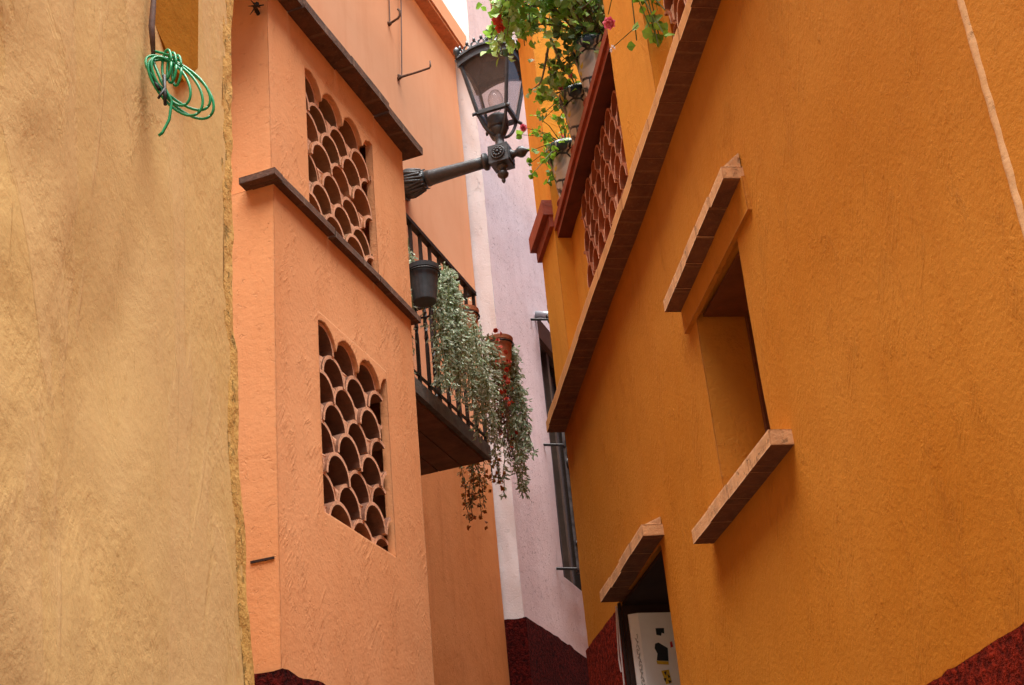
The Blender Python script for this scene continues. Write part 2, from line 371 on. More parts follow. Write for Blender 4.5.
def rough_box(mb, F, s0, s1, d0, d1, z0, z1, amp=.004, cell=.04, slope=0., mi=(0, 0, 0), sref=None):
    """brick ledge: mi = (fascia, underside, top); slope = height change per metre of s"""
    sr = s0 if sref is None else sref
    P = lambda s, d, z: F.p(s, d, z + slope * (s - sr))
    us = steps(s0, s1, cell); ds = steps(d0, d1, cell); zs = steps(z0, z1, cell * .6)
    sheet(mb, lambda s, z: P(s, d0, z), us, zs, amp, None, mi[0])
    sheet(mb, lambda s, z: P(s, d1, z), us, zs, amp, None, mi[0])
    sheet(mb, lambda s, d: P(s, d, z0), us, ds, amp, None, mi[1])
    sheet(mb, lambda s, d: P(s, d, z1), us, ds, amp, None, mi[2])
    for s in (s0, s1): sheet(mb, lambda d, z: P(s, d, z), ds, zs, amp, None, mi[0])

def lattice(mb, F, s0, s1, z0, rows, d0, depth, rad, phase, th=.012, tilt=0., slope=0., tall=1.0, rowk=1.02, crown=False, fill=.66):
    """staggered rows of half-round roof tiles laid through the wall: material 0 = inside, 1 = front edge"""
    pitch = 2 * rad; n = 12; rh = rad * rowk
    for k in range(rows):
        off = phase + (rad if k % 2 else 0)
        i0 = math.floor((s0 - off) / pitch) - 1; i1 = math.ceil((s1 - off) / pitch) + 1
        for i in range(i0, i1 + 1):
            c = off + i * pitch; zb = z0 + k * rh + slope * (c - s0)
            rj = rad * random.uniform(.97, 1.02); dj = random.uniform(-.008, .010); zj = random.uniform(-.006, .006)
            sq = random.uniform(1.0, 1.06) * tall
            pts = []
            for q in range(n + 1):
                a = math.pi * q / n
                pts.append((math.cos(a), math.sin(a)))
            run = [(x, y) for x, y in pts if s0 - .001 <= c + x * rj <= s1 + .001]
            # exact clip at the jambs
            if len(run) < 2: continue
            ro = []; d1 = d0 + depth; tl = random.uniform(-.01, .01)
            vs = []
            for x, y in run:
                for (rr, dd) in ((rj - th, d0 + dj), (rj, d0 + dj), (rj - th, d1), (rj, d1)):
                    xx = min(max(c + x * rr, s0), s1)
                    vs.append(F.p(xx, dd, zb + zj + y * rr * sq + (tl if dd == d1 else 0)))
            fs_in = []; fs_ed = []; fs_cr = []
            for q in range(len(run) - 1):
                a = q * 4; b = a + 4
                fs_in += [(a, b, b + 2, a + 2), (a + 1, a + 3, b + 3, b + 1)]
                (fs_cr if crown and run[q][1] > .55 else fs_ed).append((a, a + 1, b + 1, b))
            L = (len(run) - 1) * 4
            fs_ed += [(0, 2, 3, 1), (L, L + 1, L + 3, L + 2)]
            mb.add(vs, fs_in, 0); mb.add(vs, fs_ed, 1)
            if fs_cr: mb.add(vs, fs_cr, 2)
            # mortar in the valley between this tile and the next
            vx = c + rad
            if s0 + .012 < vx < s1 - .012 and k < rows:
                top = fill * random.uniform(.92, 1.06); ys = [0, .3 * top, .6 * top, .85 * top, top]
                prof = [(rad * (1 - math.sqrt(1 - y * y)) + .001, y * rad * tall) for y in ys]
                prof = prof + [(-x, y) for x, y in reversed(prof)]; K = len(prof)
                A = [F.p(vx + x, d0 + .003 + .004 * random.random(), zb + y) for x, y in prof]; B = [F.p(vx + x, d0 + .03, zb + y) for x, y in prof]
                mb.add(A + B, [tuple(range(K)), tuple(range(2 * K - 1, K - 1, -1))] + [(q, (q + 1) % K, (q + 1) % K + K, q + K) for q in range(K)], 1)
def scallop(mb, F, s0, s1, zb, ztop, d0, d1, rad, phase, slope=0.):
    """plaster panel whose lower edge follows the top row of tiles"""
    n = 90; vs = []; L = n + 1
    def arc(s):
        u = (s - phase) % (2 * rad); u = u - 2 * rad if u > rad else u
        return zb + slope * (s - s0) + math.sqrt(max(0, rad * rad - u * u)) * 1.04 + noise.noise(Vector((s * 60, 1, 2))) * .006
    for i in range(L):
        s = s0 + (s1 - s0) * i / n
        zt = ztop + slope * (s - s0); za = min(arc(s), zt - .004)
        vs += [wob(q_, .004) for q_ in (F.p(s, d0, za), F.p(s, d0, zt), F.p(s, d1, za), F.p(s, d1, zt))]
    fs = []
    for i in range(n):
        a = i * 4; b = a + 4
        fs += [(a, b, b + 1, a + 1), (a, a + 2, b + 2, b), (a + 2, a + 3, b + 3, b + 2)]
    mb.add(vs, fs, 0)

# ================================================================== SETTING
g = MB()
N = 24
for i in range(N):
    for j in range(N):
        x0 = -300 + 600 * i / N; x1 = x0 + 600 / N; y0 = -300 + 600 * j / N; y1 = y0 + 600 / N
        g.add([(x0, y0, -3.2), (x1, y0, -3.2), (x1, y1, -3.2), (x0, y1, -3.2)], [(0, 1, 2, 3)])
tag(g.build('ground', M['earth']), kind='structure')
st = MB()
for k in range(-18, 26):          # the stepped alley climbing away from the viewer
    y0 = .5 * k; z = .30 + .155 * k
    st.add([(-4, y0, z), (5, y0, z), (5, y0 + .5, z), (-4, y0 + .5, z)], [(0, 1, 2, 3)])
    st.add([(-4, y0, z - .155), (5, y0, z - .155), (5, y0, z), (-4, y0, z)], [(0, 1, 2, 3)])
tag(st.build('stepped_path', M['stone'], loc=(0, 0, 0)), kind='structure')

# ================================================================== OCHRE HOUSE (near left)
oh = thing('plaster_house', 'ochre house with a rough bare plaster wall close on the left', 'house', YF.p(0, 1.5, 0))
mb = MB()
def yedge(z):     # far edge bulges out near the bottom
    t = max(0., 3.1 - z); return 2.60 + .22 * t * t + .01 * math.sin(z * 5)
us = steps(-9, -2.6, .3)[:-1] + steps(-2.6, 0, .03); vs = steps(-3.5, 1.5, .2)[:-1] + steps(1.5, 5.7, .03)
def yfn(u, z):
    e = yedge(z); s = e + u
    k = max(0., 1 - (-u) / .05)
    lump = .022 * noise.noise(Vector((s * 1.1, z * 1.6, 3))) + .016 * noise.noise(Vector((s * 4.2, z * 1.4, 9))) + .006 * noise.noise(Vector((s * 11, z * 5, 2)))
    g1 = .010 * max(0, noise.noise(Vector((s * 9, z * 7, 4)))) * max(0., min(1, (1.9 - s) / .4))
    crackline = -.012 * math.exp(-((s - 2.23 - .03 * math.sin(z * 3 + 1) - (2.8 - z) * .08) / .018) ** 2)
    ridge = .010 * math.exp(-((s - (1.75 + .16 * (3.0 - z))) / .03) ** 2) * (1 if z > 2.6 else .4)
    far = min(1, max(0, (2.45 - s) / .5))
    return YF.p(s, .80 + (.012 + lump - g1) * far + .004 * abs(lump) / .02 - ridge * far * .6 + crackline * -.6, z)
sheet(mb, yfn, us, vs, .003)
ds = steps(0.05, 2.2, .06)
sheet(mb, lambda d, z: YF.p(yedge(z), .75 + d, z), ds, vs, .006, None, 1, True)
sheet(mb, lambda u, d: YF.p(u + 2.6, .80 + d, 5.7), steps(-9, 0, .25), ds, .004)
sheet(mb, lambda d, z: YF.p(-6.4, .80 + d, z), ds, steps(-3.5, 5.7, .2), .004)
mb.build('wall', [M['ochre'], M['ochre_edge']], oh, smooth=True)
em = MB()
eu = steps(-.055, 0, .008)
def efn(u, z):
    w = yfn(u + .02 * noise.noise(Vector((2, z * 6, 1))), z); return w - YF.n * (max(-.003, .5 * .007 * noise.noise(Vector((u * 40, z * 22, 2))) + .003 * noise.noise(Vector((u * 15, z * 9, 5))) + .004 * (1 + u / .05)))
sheet(em, efn, eu, steps(1.9, 4.4, .015), .002)
em.build('crumbling_edge', [M['ochre_edge']], oh, smooth=True)

# board, brown lead and green coil hanging on it
bd = MB()
q = [(2.17, .0, 3.52), (2.35, .035, 3.52), (2.355, .036, 3.49), (2.335, .034, 3.475), (2.30, .028, 3.42), (2.27, .022, 3.43), (2.235, .014, 3.45)]
top = 4.5
front = [YF.p(s, .786 - o, z) for s, o, z in q]; 
front = [YF.p(2.10, .815, top), YF.p(2.31, .783, top), YF.p(2.317, .783, 3.474), YF.p(2.300, .785, 3.452), YF.p(2.288, .786, 3.447), YF.p(2.272, .787, 3.424), YF.p(2.255, .789, 3.395), YF.p(2.215, .797, 3.405), YF.p(2.13, .812, 3.46)]
back = [p + YF.n * .02 for p in front]; k = len(front)
bd.add(front + back, [tuple(range(k)), tuple(range(2 * k - 1, k - 1, -1))] + [(i, (i + 1) % k, (i + 1) % k + k, i + k) for i in range(k)])
tag(bd.build('wooden_board', M['board'], loc=YF.p(2.28, .78, 3.45)), 'dark ochre board end with a jagged tip on the left plaster wall', 'board')
cb = MB()
cp = [YF.p(2.083 + .004 * math.sin(i * 1.3), .793 - .003 * (i % 2), 4.235 - i * .06) for i in range(16)]
cb.tube(cp, [.0042 + .001 * (i % 3) for i in range(16)], 7)
tag(cb.build('electric_cable', M['cable_brown'], loc=cp[-1], smooth=True), 'thick brown cable running down to the green coil on the left wall', 'cable')
A0 = YF.p(2.087, .793, 3.334); ux = Vector((.97, .22, 0)).normalized()
ux = (ux - YF.n * .0)
gc = MB()
def q2(u, v, w=0): return A0 + ux * u + Z * v - Vector((0, 1, 0)) * w
loops = [((.056, -.072), .078, .036, -.88, 0), ((.050, -.062), .076, .033, -.80, .006), ((.047, -.074), .072, .035, -1.0, .010), ((.040, -.066), .058, .026, -1.1, .014)]
for (cx, cy), a, b, ro, w in loops:
    pts = []
    for i in range(37):
        t = 2 * math.pi * i / 36; x = a * math.cos(t); y = b * math.sin(t)
        pts.append(q2(cx + x * math.cos(ro) - y * math.sin(ro), cy + x * math.sin(ro) + y * math.cos(ro), w + .006 * math.sin(t * 2)))
    gc.tube(pts, .0026, 7)
for i in range(3):     # wrapping turns
    pts = []
    for j in range(19):
        t = 2 * math.pi * j / 18
        pts.append(q2(.030 + i * .009 + .010 * math.cos(t), -.030 - i * .006 + .034 * math.sin(t) , .012 + .008 * math.cos(t)))
    gc.tube(pts, .0026, 7)
tail = [q2(.0, .0), q2(.008, -.03, .01), q2(.022, -.07, .015), q2(.04, -.11, .012), q2(.036, -.15, .01), q2(.024, -.178, .008), q2(.018, -.184, .008)]
gc.tube([tail[0].lerp(tail[1], t) for t in (0, .5)] + tail[1:], .0028, 7)
tail = [q2(0, .01), q2(.03, -.005, .01), q2(.055, -.02, .012)]
gc.tube(tail, .0026, 7)
tag(gc.build('cable_coil', M['cable_green'], loc=A0, smooth=True), 'coiled bright green wire hanging on the left plaster wall', 'cable coil')
ce = MB()
ce.tube([q2(.028, -.06, .02), q2(.03, -.10, .02), q2(.031, -.125, .02)], .0034, 6)
ce.tube([q2(.03, -.09, .021), q2(.022, -.105, .021), q2(.019, -.112, .021)], .0026, 6)
ce.tube([q2(.0, -.03, .005), q2(.012, -.075, .014), q2(.02, -.09, .018)], .0034, 6)
tag(ce.build('cable_end', M['cable_black'], loc=q2(.03, -.12, .02), smooth=True), 'short black cable ends poking from the green wire coil', 'cable')

# ================================================================== SALMON HOUSE (left, behind)
sh = thing('bay_house', 'salmon house with a tile-latticed bay and iron balcony', 'house', LF.p(6, 3.2, 0))
b = MB()
LO = (3.81, 4.335, 3.19, 3.885)
wall(b, LF, 3.52, 4.60, -1, 4.22, 1.90, 2.93, .004, .04, [LO], (True, True), 0, 1, 0, hole_depth=.03)
b.build('lower_bay', [M['salmon'], M['salmon_end']], sh, smooth=False)
b = MB()
UP = (3.87, 4.435, 4.25, 4.96)
wall(b, LF, 3.60, 4.74, 4.22, 5.10, 1.95, 2.93, .004, .04, [UP], (True, True), 0, 1, 0, hole_depth=.03)
b.build('upper_bay', [M['salmon'], M['salmon_end']], sh)
RAD = .0855
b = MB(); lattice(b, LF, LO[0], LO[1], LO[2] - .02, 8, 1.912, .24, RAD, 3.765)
b.build('tile_lattice', [M['tile_in_shaded'], M['tile_edge']], sh, smooth=False)
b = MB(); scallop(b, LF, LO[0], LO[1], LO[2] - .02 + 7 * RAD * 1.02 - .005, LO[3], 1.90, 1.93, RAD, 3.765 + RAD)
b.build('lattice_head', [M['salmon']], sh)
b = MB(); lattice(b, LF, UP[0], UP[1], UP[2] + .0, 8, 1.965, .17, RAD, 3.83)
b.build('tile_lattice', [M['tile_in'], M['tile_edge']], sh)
b = MB(); scallop(b, LF, UP[0], UP[1], UP[2] + 7 * RAD * 1.02 - .005, UP[3], 1.95, 1.98, RAD, 3.83 + RAD)
b.build('lattice_head', [M['salmon']], sh)
b = MB()
for (s0, s1, z0) in ((3.50, 3.90, 4.215), (3.905, 4.27, 4.212), (4.275, 4.64, 4.217)):
    rough_box(b, LF, s0, s1, 1.872, 1.975, z0, z0 + .026, .007, .03, random.uniform(-.012, .012))
rough_box(b, LF, 3.472, 3.525, 1.87, 2.0, 4.218, 4.242, .006, .02)
b.build('brick_ledge', [M['brick_old']], sh)
b = MB()
for (s0, s1, z0) in ((3.35, 3.75, 5.10), (3.755, 4.12, 5.095), (4.125, 4.46, 5.10), (4.465, 4.80, 5.092)):
    rough_box(b, LF, s0, s1, 1.882 + random.uniform(-.006, .006), 2.5, z0, z0 + .036, .008, .03, random.uniform(-.012, .012))
b.build('brick_coping', [M['brick_old']], sh)
b = MB(); rough_box(b, LF, 3.516, 3.521, 1.915, 1.99, 2.960, 2.967, .004, .008)
b.build('crack', [M['dark']], sh)
b = MB()
sheet(b, lambda s, z: LF.p(s, 1.888, z - .03 * noise.noise(Vector((s * 9, 0, 4)))), steps(3.506, 4.61, .03), steps(-.5, 2.64, .05), .004)
sheet(b, lambda d, z: LF.p(3.506, d, z - .02 * noise.noise(Vector((d * 9, 0, 4)))), steps(1.888, 2.3, .03), steps(-.5, 2.64, .05), .004)
b.build('dado', [M['dado_dark']], sh)
# back wall with cornice
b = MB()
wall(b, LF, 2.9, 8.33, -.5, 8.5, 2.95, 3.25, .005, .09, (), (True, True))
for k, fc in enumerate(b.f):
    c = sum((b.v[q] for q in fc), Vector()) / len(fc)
    if c.z < 4.95: b.m[k] = 1  # lower part gets the plaster colour with shade painted in
b.build('back_wall', [M['peach'], M['peach_shaded']], sh, smooth=True)
b = MB()
rough_box(b, LF, 5.0, 8.335, 2.865, 2.955, 8.42, 8.44, .003, .08, mi=(1, 0, 1))
rough_box(b, LF, 5.0, 8.34, 2.85, 3.25, 8.442, 8.60, .003, .08, mi=(1, 0, 1))
b.build('cornice', [M['terracotta'], M['peach']], sh)
# balcony
b = MB()
b.box(LF, 4.75, 6.46, 2.31, 2.95, 4.385, 4.43, 0)
for i in range(5): b.box(LF, 4.75, 6.455, 2.318 + i * .126, 2.318 + i * .126 + .12, 4.372, 4.388, 0)
b.build('balcony_floor', [M['dark_wood']], sh)
b = MB()
rough_box(b, LF, 4.75, 6.475, 2.285, 2.31, 4.38, 4.455, .003, .05); rough_box(b, LF, 6.46, 6.48, 2.312, 2.95, 4.385, 4.452, .003, .05)
b.build('balcony_edge', [M['slab_edge']], sh)
b = MB()
b.box(LF, 4.75, 6.475, 2.288, 2.318, 5.325, 5.347); b.box(LF, 6.45, 6.472, 2.3185, 2.95, 5.325, 5.346)
b.box(LF, 4.75, 6.47, 2.298, 2.308, 4.50, 4.512); b.box(LF, 6.456, 6.466, 2.3185, 2.95, 4.50, 4.512)
rail = b.build('balcony_railing', [M['black_iron']], sh)
def bal(s, d, tw):
    b = MB(); n = 26; path = [LF.p(s, d, 4.455 + (5.33 - 4.455) * i / n) for i in range(n + 1)]
    # square bar with a twisted middle
    vs = []; fs = []
    for i, p in enumerate(path):
        t = i / n; a = tw * min(1, max(0, (t - .3) / .4)) * math.pi * 2 + R(45) - LF.az
        for k in range(4): vs.append(p + Vector((math.cos(a + k * math.pi / 2), math.sin(a + k * math.pi / 2), 0)) * .0105)
    for i in range(n): fs += [(i * 4 + k, i * 4 + (k + 1) % 4, i * 4 + 4 + (k + 1) % 4, i * 4 + 4 + k) for k in range(4)]
    b.add(vs, fs); return b.build('baluster', [M['black_iron']], rail)
for i in range(14): bal(6.462 - i * .118, 2.303, 1.5)
for i in range(1, 5): bal(6.461, 2.303 + i * .125, 1.5)

# hooks and wires on the back wall
h = MB()
h.tube([LF.p(7.18, 2.95, 7.455), LF.p(7.205, 2.93, 7.485), LF.p(7.21, 2.84, 7.487), LF.p(7.21, 2.735, 7.49), LF.p(7.21, 2.728, 7.50), LF.p(7.21, 2.727, 7.545)], [.013, .009, .007, .007, .006, .005], 7)
h.lathe([(0, .02), (.01, .018), (.02, .008)], LF.p(7.2, 2.95, 7.485), -LF.n, 10)
tag(h.build('wall_bracket', [M['rust']], loc=LF.p(7.2, 2.95, 7.485), smooth=True), 'thin iron rod bracket sticking out of the peach wall beside the lamp', 'bracket')
h = MB()
pts = [LF.p(7.08, 2.95, 7.83)] + [LF.p(7.09, 2.90 - .035 * math.sin(t), 7.86 + .045 * (1 - math.cos(t))) for t in (0, .5, 1, 1.5, 2, 2.5)]
h.tube(pts, .008, 7); h.lathe([(0, .018), (.02, .012)], LF.p(7.08, 2.95, 7.835), -LF.n, 9)
tag(h.build('wall_hook', [M['rust']], loc=LF.p(7.08, 2.95, 7.85), smooth=True), 'small curled iron hook high on the peach wall', 'hook')
h = MB(); h.tube([LF.p(7.205, 2.93, 7.49), LF.p(7.23, 2.925, 7.8), LF.p(7.28, 2.93, 8.15), LF.p(7.3, 2.94, 8.43)], .0045, 6)
tag(h.build('hanging_wire', [M['cable_brown']], loc=LF.p(7.2, 2.93, 7.49)), 'thin wire rising from the rod bracket up to the cornice', 'wire', None)
h = MB(); h.tube([LF.p(7.085, 2.94, 7.85), LF.p(7.1, 2.94, 8.1), LF.p(7.13, 2.945, 8.43)], .004, 6)
tag(h.build('hanging_wire', [M['cable_brown']], loc=LF.p(7.085, 2.94, 7.85)), 'thin wire rising from the curled hook at the top edge', 'wire', None)
h = MB(); h.tube([LF.p(3.62, 1.99, 4.99), LF.p(3.57, 1.985, 5.0), LF.p(3.54, 1.96, 4.985)], .008, 6)
for i in range(9):
    a = i * .7; h.tube([LF.p(3.56, 1.975, 4.995), LF.p(3.56 + .03 * math.cos(a), 1.975 + .028 * math.sin(a), 4.99 + .02 * math.cos(a * 2.3))], [.004, .001], 5)
tag(h.build('iron_stub', [M['black_iron']], loc=LF.p(3.57, 1.98, 5.0)), 'frayed black metal stub on the salmon corner at the top edge', 'iron stub')

# ================================================================== PINK HOUSE (end of the alley)
ph = thing('end_house', 'pale pink house with a white corner strip at the end of the alley', 'house', LF.p(10, 3.5, 1))
b = MB()
W0 = (9.30, 10.3, 4.62, 6.66)
wall(b, LF, 8.36, 14.5, -.5, 9.6, 2.83, 3.4, .009, .06, [W0], (False, True), 0, hole_depth=.16)
b.build('wall', [M['pink']], ph, smooth=True)
b = MB()
sheet(b, lambda d, z: LF.p(8.36 + .008 * noise.noise(Vector((d * 20, z * 4, 1))), d, z), steps(2.83, 3.1, .025), steps(-.5, 9.6, .05), .009)
b.build('corner_strip', [M['pinkwhite']], ph, smooth=True)
b = MB()
zt = 4.11
sheet(b, lambda s, z: LF.p(s, 2.81, z - (.02 * noise.noise(Vector((s * 7, 0, 4)))) * (z > 4)), steps(8.34, 14, .05), steps(-.5, zt, .08), .007)
sheet(b, lambda d, z: LF.p(8.34, d, z - (.02 * noise.noise(Vector((d * 9, 5, 4)))) * (z > 4)), steps(2.81, 3.05, .03), steps(-.5, zt, .08), .007)
sheet(b, lambda s, d: LF.p(s, d, zt), steps(8.34, 14, .1), [2.81, 2.83], .006)
b.build('dado', [M['dado_dark']], ph)
b = MB(); wall(b, LF, 12.2, 12.6, -.5, 8.6, 1.2, 2.82, .006, .2, (), (True, True)); b.build('end_light_blocker', [M['pink']], ph)  # unseen wall added to close the alley end and darken the pink wall
wn = MB()
wn.box(LF, W0[0] + .002, W0[0] + .06, 2.93, 2.98, W0[2], W0[3], 1); wn.box(LF, W0[1] - .06, W0[1] - .002, 2.93, 2.98, W0[2], W0[3], 1)
wn.box(LF, W0[0] + .06, W0[1] - .06, 2.93, 2.98, W0[3] - .07, W0[3] - .002, 1); wn.box(LF, W0[0] + .06, W0[1] - .06, 2.93, 2.98, W0[2] + .002, W0[2] + .07, 1)
wn.box(LF, 9.8, 9.85, 2.935, 2.975, W0[2] + .07, W0[3] - .07, 1)
wn.box(LF, W0[0] + .002, W0[1] - .002, 2.985, 2.995, W0[2], W0[3], 0)
win = wn.build('window', [M['window_glass'], M['frame_wood']], ph)
gr = MB()
for zz in (4.64, 5.55, 6.55): gr.tube([LF.p(9.14, 2.83, zz), LF.p(9.17, 2.70, zz - .02), LF.p(10.25, 2.70, zz - .02), LF.p(10.27, 2.83, zz)], .010, 6)
for zz in (4.95, 5.25, 5.9, 6.2): gr.tube([LF.p(9.24, 2.70, zz), LF.p(10.25, 2.70, zz)], .014, 6)
for i in range(7): gr.tube([LF.p(9.22 + i * .165, 2.70, 4.6), LF.p(9.22 + i * .165, 2.70, 6.56)], .011, 6, 1)
gr.tube([LF.p(9.2 + .05 * t, 2.70 + .03 * math.sin(t * 2.1), 6.56 + .035 * math.sin(t * 3)) for t in [i * .4 for i in range(14)]], .010, 6)
gr.build('window_grille', [M['black_iron'], M['bar_light']], win)
def curl(s, z, r0, sg):
    pts = []
    for i in range(22):
        a = i * .45; q_ = r0 * (1 - i / 30); pts.append(LF.p(s + sg * q_ * math.cos(a), 2.69, z + q_ * math.sin(a)))
    b = MB(); b.tube(pts, .008, 5); b.build('scroll', [M['black_iron']], win, smooth=True)
for k in range(5):
    curl(9.20 + k * .2, 6.62, .055, 1); curl(9.28 + k * .2, 6.66, .045, -1); curl(9.24 + k * .2, 5.40, .05, 1); curl(9.26 + k * .2, 4.80, .05, -1)
dp = MB()
dp.tube([LF.p(9.30, 2.655, z) for z in (5.0, 5.6, 6.2, 6.5)] + [LF.p(9.29, 2.67, 6.57), LF.p(9.27, 2.72, 6.62), LF.p(9.25, 2.82, 6.64)], .026, 10)
for z in (5.3, 6.0): dp.lathe([(0, .031), (.03, .031)], LF.p(9.30, 2.655, z), Z, 10)
tag(dp.build('drain_pipe', [M['pipe']], loc=LF.p(9.3, 2.66, 5), smooth=True), 'pale grey pipe beside the barred window in the alley gap', 'pipe')

# ================================================================== ORANGE HOUSE (right)
rh = thing('lattice_house', 'deep orange house with brick ledges filling the right side', 'house', RF.p(2.5, 2.2, 0))
SL = -.093
ledge_z = lambda s: 4.17 + (5.94 - s) * .093
b = MB()
WN = (3.50, 3.965, 3.05, 3.72); DR = (4.70, 5.35, -.4, 3.20)
warp = lambda s, z: z if z < 4.0 else z + (ledge_z(s) - 4.17) * (z - 4.0) / .19
wall(b, RF, 2.115, 5.95, -.5, 4.19, 1.40, 2.3, .006, .04, [WN, DR], (False, True), zf=warp, top=False, hole_depth=.187)
sheet(b, lambda s, z: RF.p(s, 1.40 + (2.115 - s) * .10, z), steps(-7, .6, .3)[:-1] + steps(.6, 2.115, .05), steps(-3.5, 1.5, .25)[:-1] + steps(1.5, 5.4, .05), .005)
b.build('wall', [M['orange']], rh, smooth=True)
b = MB()
vs = []; zs = steps(1.5, 5.4, .012)
b2 = [(-.017, .006), (-.008, -.0045), (.0, -.007), (.008, -.0045), (.015, .004)]
V = []; F_ = []
for j, z in enumerate(zs):
    w = .8 + .35 * noise.noise(Vector((z * 14, 2, 2)))
    for (x, y) in b2: V.append(wob(RF.p(2.115 + x * w + .002 * noise.noise(Vector((z * 30, 1, 1))), 1.40 + y * w, z), .005))
n = len(b2)
for j in range(len(zs) - 1): F_ += [(j * n + k, j * n + k + 1, (j + 1) * n + k + 1, (j + 1) * n + k) for k in range(n - 1)]
b.add(V, F_)
M['arris'] = plaster('worn_corner_paint', (.62, .32, .14), (.66, .39, .2), (.56, .25, .05), RF.az, pit=.8, fine=2.5, stain=.6, bump=.003, bevel=0)
b.build('worn_corner', [M['arris']], rh, smooth=True)
# dado
b = MB()
ztop = 2.255
sheet(b, lambda s, z: RF.p(s, 1.385, z + (.006 * noise.noise(Vector((s * 23, 0, 4))) if z > 2.2 else 0)), steps(2.1, 4.69, .03), steps(-.5, ztop, .04), .006)
sheet(b, lambda s, z: RF.p(s, 1.385 + (2.1 - s) * .10, z), steps(-7, 2.1, .1), steps(-3.5, ztop, .1), .006)
sheet(b, lambda s, d: RF.p(s, d + max(0, (2.1 - s)) * .1, ztop + .006 * noise.noise(Vector((s * 23, 0, 4)))), steps(-7, 4.69, .03), [1.385, 1.41], .006)
b.build('dado', [M['dado_red']], rh)
b = MB()
sheet(b, lambda s, z: RF.p(s, 1.388, z + (.006 * noise.noise(Vector((s * 23, 0, 4))) if z > 3.1 else 0)), steps(5.352, 5.955, .03), steps(-.5, 3.17, .04), .006)
sheet(b, lambda s, d: RF.p(s, d, 3.17 + .006 * noise.noise(Vector((s * 23, 0, 4)))), steps(5.352, 5.955, .03), [1.388, 1.41], .006)
sheet(b, lambda d, z: RF.p(5.955, d, z), steps(1.388, 2.2, .05), steps(-.5, 3.17, .05), .006)
b.build('dado', [M['dado_red']], rh)
# window
b = MB()
b.box(RF, 3.50, 3.966, 1.59, 1.60, 3.05, 3.72, 0)
for i in range(4): b.box(RF, 3.502 + i * .116, 3.502 + i * .116 + .112, 1.579, 1.589, 3.05, 3.72, 0)
b.box(RF, 3.94, 3.958, 1.562, 1.578, 3.06, 3.70, 0)
b.box(RF, 3.503, 3.958, 1.425, 1.575, 3.702, 3.712, 0)  # added soffit strip: red-brown paint whose dark tone also carries the shade
win = b.build('window', [M['shutter']], rh)
b = MB(); sl = (3.836 - 3.78) / (3.36 - 4.06)
for s0, s1 in ((3.36, 3.498), (3.502, 3.645), (3.649, 3.785), (3.789, 3.925), (3.929, 4.065)):
    rough_box(b, RF, s0, s1, 1.334 + random.uniform(-.003, .003), 1.41, 3.834 + random.uniform(-.002, .002), 3.872, .003, .02, sl, (1, 0, 1), 3.36)
# sloping mortar fillet on top
P = lambda s, d, z: RF.p(s, d, z + sl * (s - 3.36))
for s0 in steps(3.365, 4.06, .05)[:-1]:
    s1 = s0 + .05; b.add([P(s0, 1.342, 3.873), P(s1, 1.342, 3.873), P(s1, 1.398, 3.925), P(s0, 1.398, 3.925), P(s0, 1.398, 3.87), P(s1, 1.398, 3.87)], [(0, 1, 2, 3), (0, 3, 4), (1, 5, 2)], 1)
b.build('lintel', [M['brick'], M['brick_face']], win)
b = MB(); rough_box(b, RF, 3.35, 4.06, 1.388, 1.405, 3.722, 3.834, .002, .03, sl * .5, (0, 0, 0), 3.35)
b.build('head_beam', [M['orange']], win)
b = MB(); sl = .0
for s0, s1 in ((3.36, 3.55), (3.552, 3.75), (3.752, 3.94), (3.942, 4.135)):
    rough_box(b, RF, s0, s1, 1.335 + random.uniform(-.003, .003), 1.42, 3.006, 3.05, .004, .02, 0, (1, 0, 1))
b.build('sill', [M['brick'], M['brick_face']], win)
# doorway
b = MB()
b.box(RF, 4.702, 5.348, 1.70, 1.72, -.3, 3.19, 0)  # dark sheets line the opening, painting in its unlit interior
b.box(RF, 4.706, 5.344, 1.408, 1.70, 3.175, 3.19, 0); b.box(RF, 5.322, 5.338, 1.402, 1.699, -.3, 3.174, 0); b.box(RF, 5.339, 5.3515, 1.390, 1.401, -.3, 3.19, 0)
dr = b.build('doorway', [M['dark']], rh)
b = MB()
for s0, s1 in ((4.64, 4.82), (4.822, 5.0), (5.002, 5.17), (5.172, 5.345)):
    rough_box(b, RF, s0, s1, 1.326 + random.uniform(-.003, .003), 1.42, 3.214, 3.255, .004, .02, -.025, (1, 0, 1), 4.64)
for s0 in steps(4.645, 5.34, .05)[:-1]:
    s1 = s0 + .0496; zz = lambda s: -.025 * (s - 4.64)
    b.add([RF.p(s0, 1.335, 3.256 + zz(s0)), RF.p(s1, 1.335, 3.256 + zz(s1)), RF.p(s1, 1.398, 3.285 + zz(s1)), RF.p(s0, 1.398, 3.285 + zz(s0)), RF.p(s0, 1.398, 3.25), RF.p(s1, 1.398, 3.25)], [(0, 1, 2, 3), (0, 3, 4), (1, 5, 2)], 1)
b.build('lintel', [M['brick'], M['brick_face']], dr)
# brick ledge
b = MB(); s = 1.6
while s < 5.93:
    L = random.uniform(.135, .15); e = min(s + L, 5.945)
    rough_box(b, RF, s, e - .001, 1.315 + random.uniform(-.002, .002), 1.5, ledge_z(s), ledge_z(s) + .05, .003, .03, SL, (1, 0, 1), s); s = e
b.build('brick_ledge', [M['brick'], M['brick_face_up']], rh)
